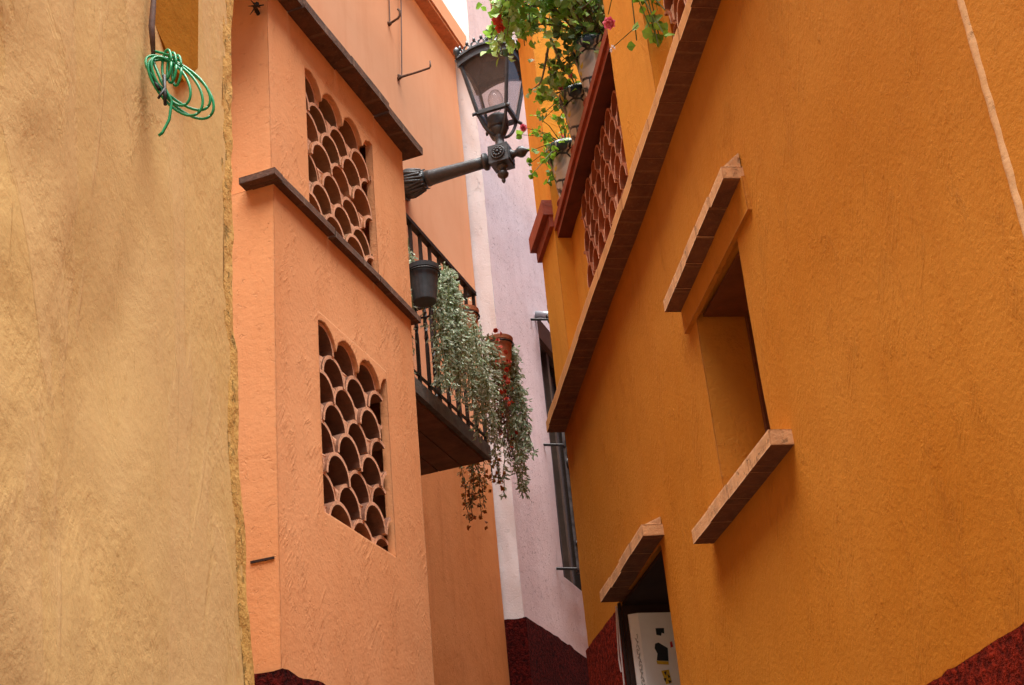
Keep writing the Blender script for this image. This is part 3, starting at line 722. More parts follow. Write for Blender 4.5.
# upper storey: pilasters, tile lattices, caps, return wall
def pil(s0, s1, z1, d1=1.62):
    b = MB(); zf = lambda s, v: (ledge_z(s) + .05) * (1 - v) + z1 * v
    us = steps(s0, s1, .05); vs = steps(0, 1, .04); ds = steps(1.402, d1, .05)
    sheet(b, lambda s, v: RF.p(s, 1.402, zf(s, v)), us, vs, .004)
    for s in (s0, s1): sheet(b, lambda d, v: RF.p(s, d, zf(s, v)), ds, vs, .004)
    sheet(b, lambda s, d: RF.p(s, d, z1), us, ds, .004)
    b.build('pilaster', [M['orange_up']], rh, smooth=False)
pil(4.005, 4.455, 5.75); pil(5.70, 6.02, 6.75)
capz = lambda s: 5.05 + (5.65 - s) * .12
for (s0, s1) in ((4.457, 5.698), (2.6, 4.003)):
    n0 = 11
    e1 = s1 - .26 if s0 > 4 else s1 - .06
    b = MB(); lattice(b, RF, s0, e1, ledge_z(e1) - .02, n0, 1.464, .16, .056, e1 - .056, .0075, 0, SL, 1.5, 1.58, True)
    b.build('tile_lattice', [M['tile_red'], M['tile_edge_red'], M['tile_crown']], rh)
    b = MB(); sheet(b, lambda s, z: RF.p(s, 1.476, z), steps(e1 + .001, s1, .04), steps(4.1, 5.4 if s0 < 4 else 5.06, .04), .003); b.build('recess_wall', [M['orange_up']], rh)
    b = MB()
    rough_box(b, RF, s0, s1, 1.412, 1.66, capz(s0), capz(s0) + .035, .003, .05, -.12, (0, 1, 0), s0)
    rough_box(b, RF, s0, s1, 1.400, 1.68, capz(s0) + .037, capz(s0) + .08, .003, .05, -.12, (0, 0, 0), s0)
    b.build('parapet_cap', [M['red_cap'], M['red_shaded']], rh)
for z0, d0, h0 in ((5.11, .0, .08), (6.58, .07, .1)):
    b = MB()
    rough_box(b, RF, 5.705, 6.04, 1.382 - d0, 1.66, z0, z0 + .06, .003, .05); rough_box(b, RF, 5.70, 6.055, 1.355 - d0, 1.68, z0 + .062, z0 + .062 + h0, .003, .05)
    b.build('pilaster_capital', [M['red_cap']], rh)
b = MB()
wall(b, RF, 5.96, 6.0, 4.2, 6.7, 1.62, 2.6, .004, .08, (), (True, True))
wall(b, RF, 1.5, 5.955, 4.3, 6.9, 2.6, 2.75, .004, .1, (), (True, True))
b.build('loggia_wall', [M['orange_up']], rh)
b = MB(); b.box(RF, 1.5, 5.955, 1.52, 2.6, 4.24, 4.27, 0, None, None)
b.build('loggia_floor', [M['dark_wood']], rh)

b = MB()
cs = RF.p(5.965, 1.47, 0); c_s = cs.dot(LF.t); c_d = cs.dot(LF.n)
wall(b, LF, c_s, c_s + 7, -.5, 7.4, c_d - .9, c_d, .004, .2, (), (True, True))
b.build('side_light_blocker', [M['orange_up']], rh)  # wall added to keep light off the lower pink and peach walls
# folded white board in the doorway
sb = thing('sign_board', 'folded white board with black and yellow prints standing in the dark doorway', 'sign', RF.p(5.3, 1.5, 2.0))
b = MB()
P0 = lambda s, d, z: RF.p(s, d, z)
cA = (5.30, 1.418); cB = (5.285, 1.452); cC = (5.30, 1.66)
z0, z1 = 1.95, 3.135
def panel(a, c, lean):
    th = .008
    v = []
    for (s, d) in (a, c):
        for z in (z0, z1):
            ss = s + (lean if z == z1 else 0)
            v += [RF.p(ss, d, z), RF.p(ss + th, d, z)]
    b.add(v, [(0, 4, 6, 2), (1, 3, 7, 5), (0, 2, 3, 1), (4, 5, 7, 6), (2, 6, 7, 3), (0, 1, 5, 4)])
panel(cA, cB, .012); panel(cB, cC, .012)
b.build('board', [M['white_paint']], sb)
def on(d, z, o=.003):    # point on the right-hand leaf
    k = (d - cB[1]) / (cC[1] - cB[1]); s = cB[0] + (cC[0] - cB[0]) * k + .012 * (z - z0) / (z1 - z0)
    return RF.p(s - o, d, z)
def patch(pts, o=.003):
    b = MB(); V = [on(d, z, o) for d, z in pts]; b.add(V, [tuple(range(len(V)))]); return b
DZ = lambda pts: [(1.452 + x * .001, 3.135 - y * .001) for x, y in pts]
def merge(*polys, o=.003):
    b = MB()
    for p in polys: V = [on(d, z, o) for d, z in DZ(p)]; b.add(V, [tuple(range(len(V)))])
    return b
merge([(62, 62), (96, 62), (94, 84), (84, 80), (80, 92), (62, 88)],
      [(52, 122), (66, 118), (100, 140), (96, 190), (50, 186), (56, 160), (48, 140)]).build('black_print', [M['ink']], sb)
merge([(48, 187), (96, 191), (95, 204), (50, 200)], [(62, 226), (92, 222), (98, 272), (74, 278)], o=.0025).build('yellow_print', [M['yellow']], sb)
merge([(70, 232), (82, 228), (78, 246)], [(84, 240), (94, 250), (86, 256)], [(66, 256), (78, 254), (72, 270)], [(82, 262), (97, 266), (88, 276)], o=.0045).build('black_print', [M['ink']], sb)
merge([(112, 118), (120, 114), (122, 136), (112, 138)]).build('red_print', [M['red_print']], sb)
b = MB()
def onl(k, z): return RF.p(cA[0] + (cB[0] - cA[0]) * k + .012 * (z - z0) / (z1 - z0) - .003, cA[1] + (cB[1] - cA[1]) * k, z)
for j in range(9):      # handwritten strokes down the narrow leaf
    z = 3.05 - j * .032; seq = []
    for i in range(9):
        t = i / 8; seq.append(onl(.35 + .3 * (math.sin(t * 9 + j * 2.1) * .5 + .5) + .02 * j, z - t * .03 + .008 * math.sin(t * 14 + j)))
    b.tube(seq, .0011, 4)
b.build('pencil_writing', [M['pencil']], sb)
b = MB(); b.tube([RF.p(5.345, 1.386 - .003, 3.18), RF.p(5.36, 1.38, 3.1), RF.p(5.38, 1.378, 2.98), RF.p(5.37, 1.378, 2.93)], .003, 5)
b.tube([RF.p(5.342, 1.384, 3.17), RF.p(5.345, 1.38, 3.0), RF.p(5.35, 1.378, 2.86)], .003, 5)
tag(b.build('hanging_string', [M['white_flower']], loc=RF.p(5.35, 1.38, 3.0)), 'loose white string dangling beside the doorway over red stucco', 'string')

# ================================================================== STREET LAMP
SA = 7.14; ZA = 6.607
lp = thing('street_lamp', 'grey cast-iron wall lamp with glass lantern and spiked crown', 'street lamp', LF.p(SA, 2.95, ZA))
ax = -LF.n
X = lambda d, ds=0, z=0: LF.p(SA + ds, d, ZA + z)
b = MB()
b.lathe([(.17, .052), (.2, .047), (.35, .041), (.5, .037), (.56, .036)], X(2.95), ax, 24, ridge=12, amp=.04)
arm = b.build('bracket_arm', [M['iron']], lp, smooth=True)
b = MB()
b.lathe([(0, .095), (.02, .095), (.025, .078), (.04, .084), (.07, .08), (.10, .068), (.13, .060), (.155, .055), (.16, .05)], X(2.95), ax, 32, ridge=8, amp=.09)
for k in range(8):       # acanthus leaves curling out of the socket
    a = k * math.pi / 4 + .2; u = LF.t * math.cos(a) + Z * math.sin(a); w = ax.cross(u)
    for j in (-1, 0, 1):
        pts = [X(2.95) + ax * h + u * r + w * j * (.012 + h * .08) for h, r in ((.02, .084), (.06, .086), (.10, .074), (.14, .062), (.165 - abs(j) * .02, .066))]
        b.tube(pts, [.008, .011, .010, .007, .003], 6)
b.build('leaf_socket', [M['iron']], arm, smooth=True)
b = MB()
b.lathe([(.545, .038), (.55, .052), (.562, .056), (.574, .052), (.58, .036), (.60, .034)], X(2.95), ax, 20)
b.build('collar', [M['iron']], arm, smooth=True)
JD = 2.285
b = MB(); q = .062
b.box(LF, SA - q, SA + q, JD - q, JD + q, ZA - q, ZA + q)
b.box(LF, SA - q + .012, SA + q - .012, JD - q - .006, JD + q + .006, ZA - q + .012, ZA + q - .012)
jb = b.build('joint_block', [M['iron']], lp)
for sg in (-1, 1):
    b = MB(); c0 = X(JD, sg * q); dirn = LF.t * sg
    b.lathe([(0, .046), (.008, .046), (.012, .040), (.006, .036)], c0, dirn, 24)
    for k in range(10):
        a = 2 * math.pi * k / 10; u = ax * math.cos(a) + Z * math.sin(a)
        b.lathe([(0, .010), (.010, .009), (.014, .004)], c0 + u * .024 + dirn * .004, dirn, 8)
    b.lathe([(0, .012), (.014, .011), (.02, .005)], c0 + dirn * .004, dirn, 10)
    b.build('rosette', [M['iron']], jb, smooth=True)
b = MB(); b.lathe([(0, .03), (.008, .036), (.016, .026), (.03, .02), (.04, .024), (.055, .034), (.07, .037), (.085, .032), (.10, .018), (.11, .011), (.135, .008), (.15, .003)], X(JD - q), ax, 18)
b.build('finial', [M['iron']], lp, smooth=True)
b = MB(); b.lathe([(0, .03), (.008, .036), (.016, .026), (.03, .02), (.042, .026), (.058, .036), (.072, .032), (.088, .016), (.095, .011), (.105, .013), (.115, .010), (.125, .003)], X(JD, 0, -q), -Z, 18)
b.build('finial', [M['iron']], lp, smooth=True)
# neck, cup, straps
b = MB()
b.lathe([(q, .034), (q + .01, .04), (q + .02, .03), (q + .07, .028), (q + .085, .034), (q + .095, .03), (q + .10, .04), (q + .13, .055), (q + .15, .058)], X(JD), Z, 20)
b.lathe([(q + .148, .056), (q + .15, .063), (q + .152, .0645), (q + .17, .0645), (q + .215, .0645), (q + .228, .0645), (q + .23, .063), (q + .232, .05)], X(JD), Z, 24)
b.build('neck', [M['iron']], lp, smooth=True)
ZB, ZT = .300, .665; hb, ht = .094, .158     # lantern bottom / top half widths
cor = [(-1, -1), (1, -1), (1, 1), (-1, 1)]
def L3(i, z, extra=0):
    k = (z - ZB) / (ZT - ZB); w = hb + (ht - hb) * k + extra
    return X(JD + cor[i][1] * w, cor[i][0] * w, z)
b = MB()
for i in range(4):       # curved straps from the neck to the bottom corners
    p0 = X(JD, 0, q + .09); p3 = L3(i, ZB)
    out = (p3 - p0); out.z = 0; pts = []
    for t in [j / 8 for j in range(9)]:
        pts.append(p0 + out * (t ** .55) + Z * ((p3.z - p0.z) * (t ** 1.6)))
    b.tube(pts, .010, 8)
    b.tube([p3, p3 + out.normalized() * .03 + Z * -.015, p3 + out.normalized() * .035 + Z * -.03], [.012, .011, .004], 7)
b.build('strap', [M['iron']], lp, smooth=True)
fr = MB()
def bar(p, q_, w, h, up=Z):
    t = (q_ - p).normalized(); sd = t.cross(up).normalized(); u = sd.cross(t)
    c = [p - sd * w - u * h, p + sd * w - u * h, p + sd * w + u * h, p - sd * w + u * h]
    fr.hexa(c + [x + (q_ - p) for x in c])
for i in range(4):
    j = (i + 1) % 4
    fr.tube([L3(i, ZB - .01), L3(i, ZT + .02)], .0135, 6)
    bar(L3(i, ZB), L3(j, ZB), .012, .013)
    n = 12          # arched frieze on every side
    A = L3(i, ZT, .006); B = L3(j, ZT, .006); outw = ((A + B) / 2 - X(JD, 0, ZT)); outw.z = 0; outw.normalize()
    for a in range(n):
        f0, f1 = a / n, (a + 1) / n
        z0_, z1_ = .05 * math.sin(math.pi * f0), .05 * math.sin(math.pi * f1)
        P0_, P1_ = A.lerp(B, f0) + Z * z0_, A.lerp(B, f1) + Z * z1_
        c = [P0_ - Z * .035 - outw * .008, P1_ - Z * .035 - outw * .008, P1_ - Z * .035 + outw * .012, P0_ - Z * .035 + outw * .012]
        fr.hexa(c + [c[0] + Z * .05, c[1] + Z * .05, c[2] + Z * .05, c[3] + Z * .05])
        c = [P0_ + Z * .015 - outw * .012, P1_ + Z * .015 - outw * .012, P1_ + Z * .015 + outw * .026, P0_ + Z * .015 + outw * .026]
        fr.hexa(c + [x + Z * .014 for x in c])
fr.build('lantern_frame', [M['iron']], lp)
for i in range(4):
    j = (i + 1) % 4; b = MB()
    b.add([L3(i, ZB, -.004), L3(j, ZB, -.004), L3(j, ZT + .02, -.004), L3(i, ZT + .02, -.004)], [(0, 1, 2, 3)])
    b.build('glass_pane', [M['glass']], lp)
b = MB()
rt = [L3(i, ZT + .03) for i in range(4)]; rm = [X(JD + cor[i][1] * .10, cor[i][0] * .10, ZT + .15) for i in range(4)]; rp = X(JD, 0, ZT + .22)
b.add(rt + rm + [rp], [(i, (i + 1) % 4, (i + 1) % 4 + 4, i + 4) for i in range(4)] + [(i + 4, (i + 1) % 4 + 4, 8) for i in range(4)])
b.lathe([(0, .04), (.02, .045), (.05, .025), (.09, .03), (.12, .008)], rp - Z * .01, Z, 14)
b.build('lantern_roof', [M['iron']], lp)
b = MB()
for i in range(4):       # crown of curled spikes
    j = (i + 1) % 4; A = L3(i, ZT, .012); B = L3(j, ZT, .012); n = 7
    for a in range(n):
        f0 = (a + .5) / n; p = A.lerp(B, f0) + Z * (.05 * math.sin(math.pi * f0) + .028); t = (B - A).normalized()
        for sg in (-1, 1):
            b.tube([p + t * sg * .006, p + t * sg * .022 + Z * .016, p + t * sg * .018 + Z * .036, p + t * sg * .004 + Z * .046], [.006, .007, .006, .005], 6)
        b.lathe([(0, .006), (.012, .011), (.024, .008), (.036, .002)], p + Z * .044, Z, 8)
    p = L3(i, ZT, .012) + Z * .028
    b.lathe([(0, .012), (.03, .012), (.045, .022), (.065, .02), (.09, .003)], p, Z, 10)
b.build('crown', [M['iron']], lp, smooth=True)
b = MB(); b.lathe([(.30, .014), (.34, .016), (.36, .03), (.40, .046), (.43, .05), (.46, .044), (.49, .028), (.505, .008)], X(JD), Z, 18, 0)
b.lathe([(.235, .022), (.30, .022), (.302, .014)], X(JD), Z, 14, 1)
m = NT('bulb_glass'); tr = m.n('ShaderNodeBsdfTransparent'); tr.inputs[0].default_value = (.95, .95, .95, 1); gl = m.n('ShaderNodeBsdfGlossy'); gl.inputs['Roughness'].default_value = .05
lw = m.n('ShaderNodeLayerWeight'); lw.inputs[0].default_value = .2; mx = m.n('ShaderNodeMixShader'); m.l(lw.outputs['Facing'], mx.inputs[0]); m.l(tr.outputs[0], mx.inputs[1]); m.l(gl.outputs[0], mx.inputs[2]); m.l(mx.outputs[0], m.out.inputs[0])
b.build('bulb', [m.mat, M['white_paint']], lp, smooth=True)

# ================================================================== PLANTS
def rv(a=1.): return Vector((random.uniform(-a, a), random.uniform(-a, a), random.uniform(-a, a)))
def leaf(mb, p, dirn, size, w=.45, mi=0, fold=.25, nrm=None):
    d = dirn.normalized(); n0 = nrm or rv()
    sd = d.cross(n0)
    if sd.length < .05: sd = d.orthogonal()
    sd.normalize(); up = sd.cross(d)
    b0 = p; tip = p + d * size - up * size * .12
    m1 = p + d * size * .42; m2 = p + d * size * .72
    mb.add([b0, m1 + sd * size * w + up * size * fold * .5, m2 + sd * size * w * .72 + up * size * fold * .3, tip, m2 - sd * size * w * .72 + up * size * fold * .3, m1 - sd * size * w + up * size * fold * .5, m1, m2 - up * size * .04],
           [(0, 1, 6), (1, 2, 7, 6), (2, 3, 7), (3, 4, 7), (4, 5, 6, 7), (5, 0, 6)], mi)
def flower(mb, p, size, mi=0, n=6, dirn=None):
    d = (dirn or rv()).normalized(); u = d.orthogonal().normalized(); w = d.cross(u)
    for lay in range(2):
        for k in range(n):
            a = 2 * math.pi * (k + .5 * lay) / n
            o = (u * math.cos(a) + w * math.sin(a)) * (1 - .35 * lay) + d * (.35 + .5 * lay)
            leaf(mb, p, o, size * (.6 - .1 * lay), .5, mi, .2, d)
def bloom(p, size, mat, parent, n=6, two=False):
    b = MB(); flower(b, p, size, 0, n)
    if two: flower(b, p, size * .8, 0, n)
    b.build('flower', [M[mat]], parent)
# --- hanging strands of fir-like sprigs
def strand(mb, p, length, spread=.03, size=.03, dens=140, mi=0, drift=None, width=.035):
    size *= .82; dens *= 1.1
    n = max(4, int(length / .03)); pts = [p.copy()]; v = Vector((0, 0, -1)) * .03; cur = p.copy()
    wig = rv(.02); wig.z = 0
    for i in range(n):
        cur = cur + Vector((0, 0, -.03)) + rv(.006) + wig * .12 + (drift or Vector()) * .03
        pts.append(cur.copy())
    mb.tube(pts, .002, 4, 1)
    N_ = int(dens * length)
    for i in range(N_):
        t = random.random() * (len(pts) - 1.001); k = int(t); q_ = pts[k].lerp(pts[k + 1], t - k)
        fade = 1 - .5 * (t / len(pts)) ** 3
        a = random.random() * 6.283; o = Vector((math.cos(a), math.sin(a), random.uniform(-1.5, .15)))
        L_ = width * fade * random.uniform(.5, 1.2); st_ = q_
        od = o.normalized()
        for kk in range(3):
            leaf(mb, st_ + od * L_ * (kk * .4), (od + rv(.5) + Vector((0, 0, -.3))), size * random.uniform(.45, 1.3), .2, mi, .3)
def pot(parent, c, r, h, mat, soil=True, rimh=.022):
    b = MB(); b.lathe([(-h, r * .68), (-h + .004, r * .70), (-rimh, r * .93), (-rimh, r), (0, r * 1.03), (0, r * .9), (-.02, r * .86)], c, Z, 24)
    o = b.build('pot', [mat], parent, smooth=False)
    b = MB(); b.lathe([(-.014, r * .87), (-.012, .002)], c, Z, 16, caps=False); b.build('soil', [M['soil']], parent)
    return o
def holder(parent, c, r, h, d_rail, F, scroll=True):
    b = MB()
    ring = [c + Vector((math.cos(a), math.sin(a), 0)) * (r * 1.02) - Z * .034 for a in [i * .3491 for i in range(19)]]
    b.tube(ring, .0045, 6)
    o = -F.n      # outwards, away from the railing
    t = F.t
    base = c + t * (r * .9) - Z * .034
    cp_ = [c + F.n * (.08) - Z * (h + .06), c - Z * (h + .075) + t * .01, c + t * (r * .7) - Z * (h + .04), base - Z * .05 + t * .012, base + t * .012 + Z * .02]
    cp2 = []
    for i in range(len(cp_) - 1):
        for k in range(4): cp2.append(cp_[i].lerp(cp_[i + 1], k / 4))
    cp2.append(cp_[-1])
    for it in range(2): cp2 = [cp2[0]] + [(cp2[i - 1] + cp2[i] * 2 + cp2[i + 1]) / 4 for i in range(1, len(cp2) - 1)] + [cp2[-1]]
    e = cp2[-1]; rr = .024
    cen = e + (t * .8 + o * .6).normalized() * rr
    ud = (t * .8 + o * .6).normalized()
    for i in range(1, 16):
        a = math.pi - i * .42; q_ = rr * (1 - i * .045)
        cp2.append(cen + ud * math.cos(a) * q_ + Z * math.sin(a) * q_)
    b.tube(cp2, .0052, 6)
    b.build('pot_holder', [M['black_iron']], parent, smooth=True)

def hanging_plant(name, label, c, r, h, mat):
    t = thing(name, label, 'potted plant', c - Z * h, 'pots hung on the balcony railing')
    pot(t, c, r, h, mat); holder(t, c, r, h, 2.303, LF); return t
# black bucket, sparse
c1 = LF.p(5.51, 2.20, 4.985)
t1 = hanging_plant('hanging_pot', 'black plastic pot in an iron ring on the balcony, leftmost', c1, .076, .18, M['black_pot'])
b = MB()
for i in range(5):
    a = random.random() * 6.28; strand(b, c1 + Vector((math.cos(a) * .06 - .02, math.sin(a) * .06, .0)) + LF.n * .05, random.uniform(.1, .25), size=.022, dens=70, width=.025)
b.build('foliage', [M['fern'], M['stem']], t1)
# terracotta with a big fall of fir
c2 = LF.p(6.02, 2.20, 4.995)
t2 = hanging_plant('hanging_pot', 'terracotta pot half buried in thick grey-green trailing foliage', c2, .072, .15, M['terracotta'])
b = MB()
for i in range(32):
    s = random.uniform(5.62, 6.20); d = random.uniform(2.10, 2.22)
    frac = (s - 5.60) / .74
    z = 5.06 - .10 * frac + random.uniform(-.12, .03) if s < 5.8 else 4.93 + random.uniform(-.16, .04)
    low = 4.47 - .15 * frac + random.uniform(-.08, .12)
    strand(b, LF.p(s, d, z), max(.12, z - low), size=.030, dens=120, width=.042)
for i in range(10): strand(b, LF.p(random.uniform(5.70, 5.78), random.uniform(2.14, 2.2), 5.10 + random.uniform(-.03, .03)), random.uniform(.3, .6), size=.03, dens=150, width=.04)
b.build('foliage', [M['fern'], M['stem']], t2)
b = MB()
for i in range(12):
    s = random.uniform(5.95, 6.4); strand(b, LF.p(s, random.uniform(2.10, 2.16), 4.9 + random.uniform(-.1, .05)), random.uniform(.15, .5), size=.024, dens=75, width=.03)
b.build('brown_sprigs', [M['fern_brown'], M['twig']], t2)
for i in range(14): bloom(LF.p(6.29 + random.uniform(-.05, .03), 2.11 + random.uniform(-.02, .02), 4.98 - i * .032), .026, 'red_flower', t2)
# terracotta at the far corner
c3 = LF.p(6.56, 2.215, 5.08)
t3 = hanging_plant('hanging_pot', 'terracotta pot at the far balcony corner with trailing green and dark red plants', c3, .072, .165, M['terracotta'])
b = MB()
for i in range(19):
    p = c3 + LF.t * random.uniform(.06, .17) - LF.n * random.uniform(-.03, .035) + Z * random.uniform(-.02, .04)
    strand(b, p, random.uniform(.45, .88), size=.032, dens=120, width=.04)
b.build('foliage', [M['fern'], M['stem']], t3)
b = MB()
for i in range(10):
    p = c3 - LF.t * random.uniform(-.03, .06) + LF.n * random.uniform(-.03, .05) - Z * .15
    strand(b, p, random.uniform(.3, .58), size=.022, dens=45, width=.02)
b.build('dark_leaves', [M['red_leaf'], M['twig']], t3)
for i in range(22): bloom(c3 + LF.t * random.uniform(-.1, .12) + LF.n * random.uniform(-.06, .03) - Z * random.uniform(.15, .65), .022, 'red_flower', t3)
# flower bunch trailing below the slab
tb = thing('trailing_plant', 'trailing bunch of small orange flowers hanging below the balcony slab', 'plant', LF.p(6.6, 2.5, 4.46))
b = MB()
for i in range(9):
    lo = random.random() < .6
    p = LF.p(6.58 + random.uniform(-.03, .05), (2.45 if lo else 2.33) + random.uniform(-.045, .045), 4.50)
    strand(b, p, random.uniform(.34, .43) if lo else random.uniform(.14, .24), size=.018, dens=120, width=.022)
b.build('foliage', [M['fern_brown'], M['twig']], tb)
b = MB()
for i in range(110):
    lo = random.random() < .7
    p = LF.p(6.58 + random.uniform(-.04, .06), (2.45 if lo else 2.33) + random.uniform(-.055, .055), 4.46 - random.random() * (.38 if lo else .2))
    flower(b, p, .022, 0, 4)
b.build('flowers', [M['orange_flower']], tb)
# ferns standing on the balcony behind the bay
tf = thing('balcony_fern', 'grey-green fern climbing the railing beside the salmon bay', 'plant', LF.p(5.45, 2.5, 4.45))
b = MB()
for i in range(22):
    z = random.uniform(4.75, 5.30); strand(b, LF.p(random.uniform(5.32, 5.6), random.uniform(2.25, 2.36), z), random.uniform(.2, .4), size=.028, dens=90, width=.04)
for i in range(8): b.tube([LF.p(5.45 + random.uniform(-.06, .06), 2.42, 4.45), LF.p(5.45 + random.uniform(-.1, .1), 2.36, 4.9), LF.p(5.45 + random.uniform(-.12, .12), 2.3, 5.25)], .004, 5, 1)
b.build('foliage', [M['fern'], M['stem']], tf)
for i in range(8): bloom(LF.p(5.4 + random.uniform(-.08, .1), 2.28, random.uniform(4.7, 5.2)), .03, 'red_leaf', tf)

# --- talavera planters on the red cap
def planter(s, d, zt, label):
    z0 = capz(s) + .082
    t = thing('planter', label, 'planter', RF.p(s, d, z0), 'patterned glazed planters on the red parapet')
    H = .30
    b = MB(); b.lathe([(0, .052), (.02, .056), (.2, .078), (.245, .084), (.25, .094), (.285, .098), (H, .096), (H, .082), (H - .03, .08)], RF.p(s, d, z0), Z, 28)
    b.build('pot', [M['talavera']], t, smooth=True)
    b = MB(); b.lathe([(0, .07), (.008, .074), (.018, .07)], RF.p(s, d, z0), Z, 20); b.build('saucer', [M['red_cap']], t)
    b = MB(); b.lathe([(H - .025, .08), (H - .02, .002)], RF.p(s, d, z0), Z, 16, caps=False); b.build('soil', [M['soil']], t)
    return t, RF.p(s, d, z0 + H)
pls = []
for (s, d, lb) in ((5.56, 1.468, 'white and green glazed planter nearest the lamp, lowest in the picture'), (5.20, 1.468, 'white and green glazed planter in the middle of the parapet row'), (4.90, 1.468, 'white and green glazed planter under the dense vine leaves')):
    pls.append(planter(s, d, 0, lb))
t, c = pls[0]; b = MB(); fl = MB()
def geranium(b, c, n, rad, up, out, hang=.15):
    for i in range(n):
        a = random.random() * 6.28; e = c + Vector((math.cos(a), math.sin(a), 0)) * rad * random.uniform(.3, 1) + Z * random.uniform(-hang, up) + out * random.uniform(0, .14)
        mid = c.lerp(e, .55) + Z * .03
        b.tube([c, mid, e], [.003, .0025, .0015], 4, 1)
        for k in range(4): leaf(b, e, rv() + Vector((0, 0, .2)), random.uniform(.022, .04), .5, 0, .2)
geranium(b, c, 40, .13, .14, -RF.n, .16); b.build('foliage', [M['geranium'], M['stem']], t)
for p in (c - RF.n * .19 + Z * .12, c - RF.n * .03 + Z * .03 - RF.t * .05): fl.tube([c, p.lerp(c, .4) + Z * .03, p], .002, 4, 0); bloom(p, .036, 'pink_flower', t, 8, True)
fl.build('flower_stems', [M['stem']], t)
t, c = pls[1]; b = MB(); geranium(b, c, 44, .12, .10, -RF.n, .14); b.build('foliage', [M['geranium'], M['stem']], t)
fl = MB()
for k in range(4): p = c - RF.n * random.uniform(.02, .12) + Z * random.uniform(.02, .12); fl.tube([c, p], .002, 4, 0); bloom(p, .03, 'pink_flower', t, 7)
fl.build('flower_stems', [M['stem']], t)
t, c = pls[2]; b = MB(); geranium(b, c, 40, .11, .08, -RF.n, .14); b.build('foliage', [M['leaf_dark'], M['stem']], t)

# --- vine hanging out from the loggia over the lamp
vt = thing('climbing_vine', 'leafy bright green vine spilling from the loggia above the lamp', 'vine', RF.p(4.9, 1.6, 5.2))
b = MB(); bt = MB()
root = RF.p(4.85, 1.62, 5.25)
def branch(pts, n, size=.045, spread=.05, dark=0.):
    P_ = [Vector(p) for p in pts]; sm = []
    for i in range(len(P_) - 1):
        for k in range(6): sm.append(P_[i].lerp(P_[i + 1], k / 6))
    sm.append(P_[-1])
    for it in range(3): sm = [sm[0]] + [(sm[i - 1] + sm[i] * 2 + sm[i + 1]) / 4 for i in range(1, len(sm) - 1)] + [sm[-1]]
    bt.tube(sm, [.006 * (1 - .7 * i / len(sm)) for i in range(len(sm))], 5)
    for i in range(n):
        t = random.random() ** .8 * (len(sm) - 1.01); k = int(t); q_ = sm[k].lerp(sm[k + 1], t - k) + rv(spread)
        o = rv(.8) + Vector((0, 0, -.55)) - RF.t * .3
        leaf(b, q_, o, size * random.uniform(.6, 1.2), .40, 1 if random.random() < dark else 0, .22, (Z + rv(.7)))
for i in range(26):
    s = random.uniform(4.65, 5.25); tip = RF.p(s, random.uniform(1.12, 1.46), random.uniform(5.62, 6.02))
    branch([root + rv(.1), RF.p(s * .6 + 4.9 * .4, random.uniform(1.35, 1.5), 5.85 + random.uniform(-.1, .2)), tip + Z * .12, tip], 72, .046, .055, .06)
for i in range(10):     # long sprays reaching over the lantern
    s = random.uniform(4.85, 5.15); tip = RF.p(s, random.uniform(1.04, 1.16), random.uniform(5.60, 5.82))
    branch([root, RF.p(s, 1.35, 5.95), RF.p(s, 1.15, 5.85), tip], 50, .045, .04)
for i in range(10):     # shaded depths over the planters
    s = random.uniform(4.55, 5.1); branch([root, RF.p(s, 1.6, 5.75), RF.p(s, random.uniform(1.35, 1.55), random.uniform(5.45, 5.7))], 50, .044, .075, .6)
for dd, zz, ss in ((1.20, 5.36, 5.0), (1.26, 5.40, 5.05), (1.30, 5.42, 4.95)):
    branch([RF.p(ss, 1.3, 5.6), RF.p(ss, dd + .05, 5.4), RF.p(ss, dd, zz)], 18, .045, .025)
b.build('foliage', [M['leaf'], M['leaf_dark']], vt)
bt.build('stems', [M['twig']], vt, smooth=True)
for k in range(3): bloom(RF.p(4.93 + random.uniform(-.04, .04), 1.07 + random.uniform(-.03, .04), 5.66 + random.uniform(-.03, .03)), .045, 'red_flower', vt, 6)
# --- second trailing geranium on the nearer cap
vt = thing('trailing_geranium', 'pale green geranium trailing over the pilaster at the top edge', 'plant', RF.p(3.75, 1.5, 5.36))
b = MB(); fl = MB()
o0 = RF.p(3.72, 1.45, 5.36)
for i in range(7):
    tip = RF.p(3.9 + random.uniform(-.06, .06), random.uniform(1.30, 1.45), random.uniform(4.74, 4.86))
    P_ = [o0, RF.p(3.85, 1.33, 5.2), RF.p(3.88, 1.36 + random.uniform(-.04, .04), 5.05), tip]
    b.tube(P_, .0025, 4, 1)
    for k in range(26):
        t = random.random() * 2.99; q_ = P_[int(t)].lerp(P_[int(t) + 1], t - int(t)) + rv(.02)
        leaf(b, q_, rv(.8) - Z * .3, random.uniform(.025, .045), .52, 0, .15)
tip = RF.p(4.0, 1.27, 4.80); b.tube([RF.p(3.9, 1.34, 4.82), tip], .0018, 4, 1)
bloom(tip, .022, 'white_flower', vt, 5); bloom(tip + rv(.02), .022, 'white_flower', vt, 5)
bloom(RF.p(4.18, 1.33, 5.06), .045, 'pink_flower', vt, 7, True)
b.tube([RF.p(3.88, 1.34, 5.15), RF.p(4.0, 1.33, 5.14), RF.p(4.18, 1.33, 5.10)], .002, 4, 1)
b.build('foliage', [M['geranium'], M['stem']], vt)

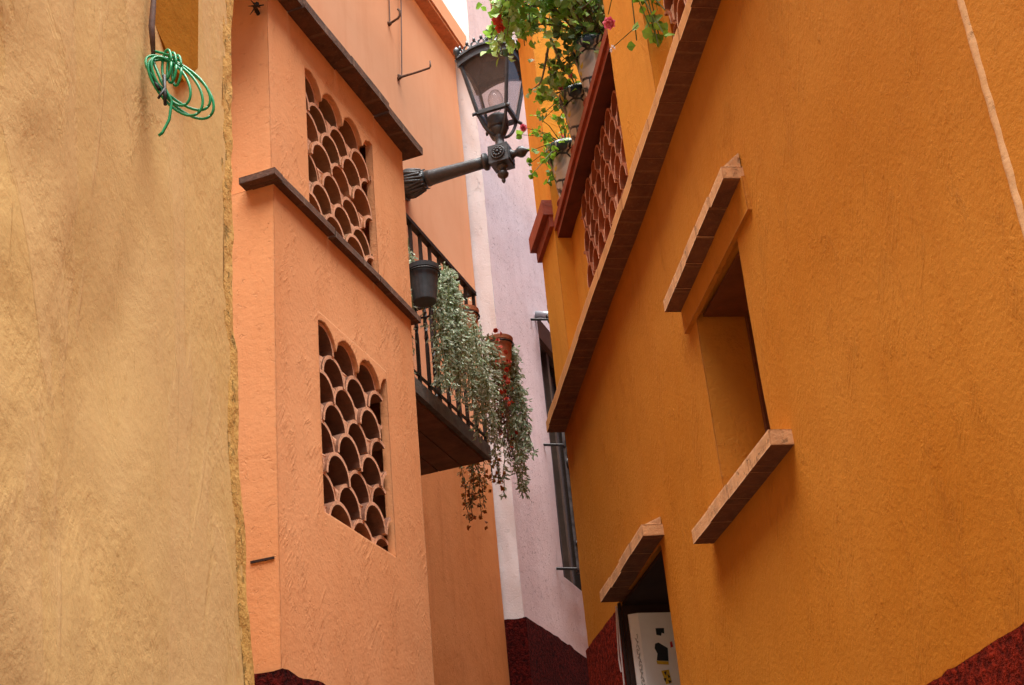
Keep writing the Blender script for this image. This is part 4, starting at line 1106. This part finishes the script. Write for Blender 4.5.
# ================================================================== CAMERA, LIGHT
cam = bpy.data.cameras.new('camera'); co = bpy.data.objects.new('camera', cam); COL.objects.link(co)
cam.sensor_width = 36; cam.sensor_fit = 'HORIZONTAL'; cam.lens = 36 * 1464 / 1024; cam.clip_start = .05; cam.clip_end = 2000
p = R(26.53); r = R(-5.62)
f = Vector((0, math.cos(p), math.sin(p))); u = Vector((0, -math.sin(p), math.cos(p))); x = Vector((1, 0, 0))
X2 = x * math.cos(r) + u * math.sin(r); U2 = -x * math.sin(r) + u * math.cos(r)
mw = Matrix(((X2.x, U2.x, -f.x, 0), (X2.y, U2.y, -f.y, 0), (X2.z, U2.z, -f.z, 1.6), (0, 0, 0, 1)))
co.matrix_world = mw; scene.camera = co
w = bpy.data.worlds.new('World'); scene.world = w; w.use_nodes = True
nt = w.node_tree; nt.nodes.clear()
sky = nt.nodes.new('ShaderNodeTexSky'); sky.sky_type = 'NISHITA'; sky.sun_disc = False
SE, SR = 80, 170
sky.sun_elevation = R(SE); sky.sun_rotation = R(SR); sky.dust_density = 4; sky.air_density = 1.2; sky.ozone_density = .6
bg = nt.nodes.new('ShaderNodeBackground'); bg.inputs[1].default_value = .11
ow = nt.nodes.new('ShaderNodeOutputWorld'); nt.links.new(sky.outputs[0], bg.inputs[0]); nt.links.new(bg.outputs[0], ow.inputs[0])
sl = bpy.data.lights.new('sun', 'SUN'); sl.energy = 12.0; sl.angle = R(58); sl.color = (1, .97, .93)
so = bpy.data.objects.new('sun', sl); COL.objects.link(so)
dirv = Vector((math.sin(R(SR)) * math.cos(R(SE)), math.cos(R(SR)) * math.cos(R(SE)), math.sin(R(SE))))
so.rotation_euler = dirv.to_track_quat('Z', 'Y').to_euler(); so.location = (0, 0, 20)
scene.view_settings.view_transform = 'Standard'; scene.view_settings.look = 'None'; scene.view_settings.exposure = 0; scene.view_settings.gamma = 1
scene.render.engine = 'CYCLES'
scene.cycles.use_denoising = True
scene.cycles.max_bounces = 10; scene.cycles.diffuse_bounces = 6; scene.cycles.transparent_max_bounces = 12
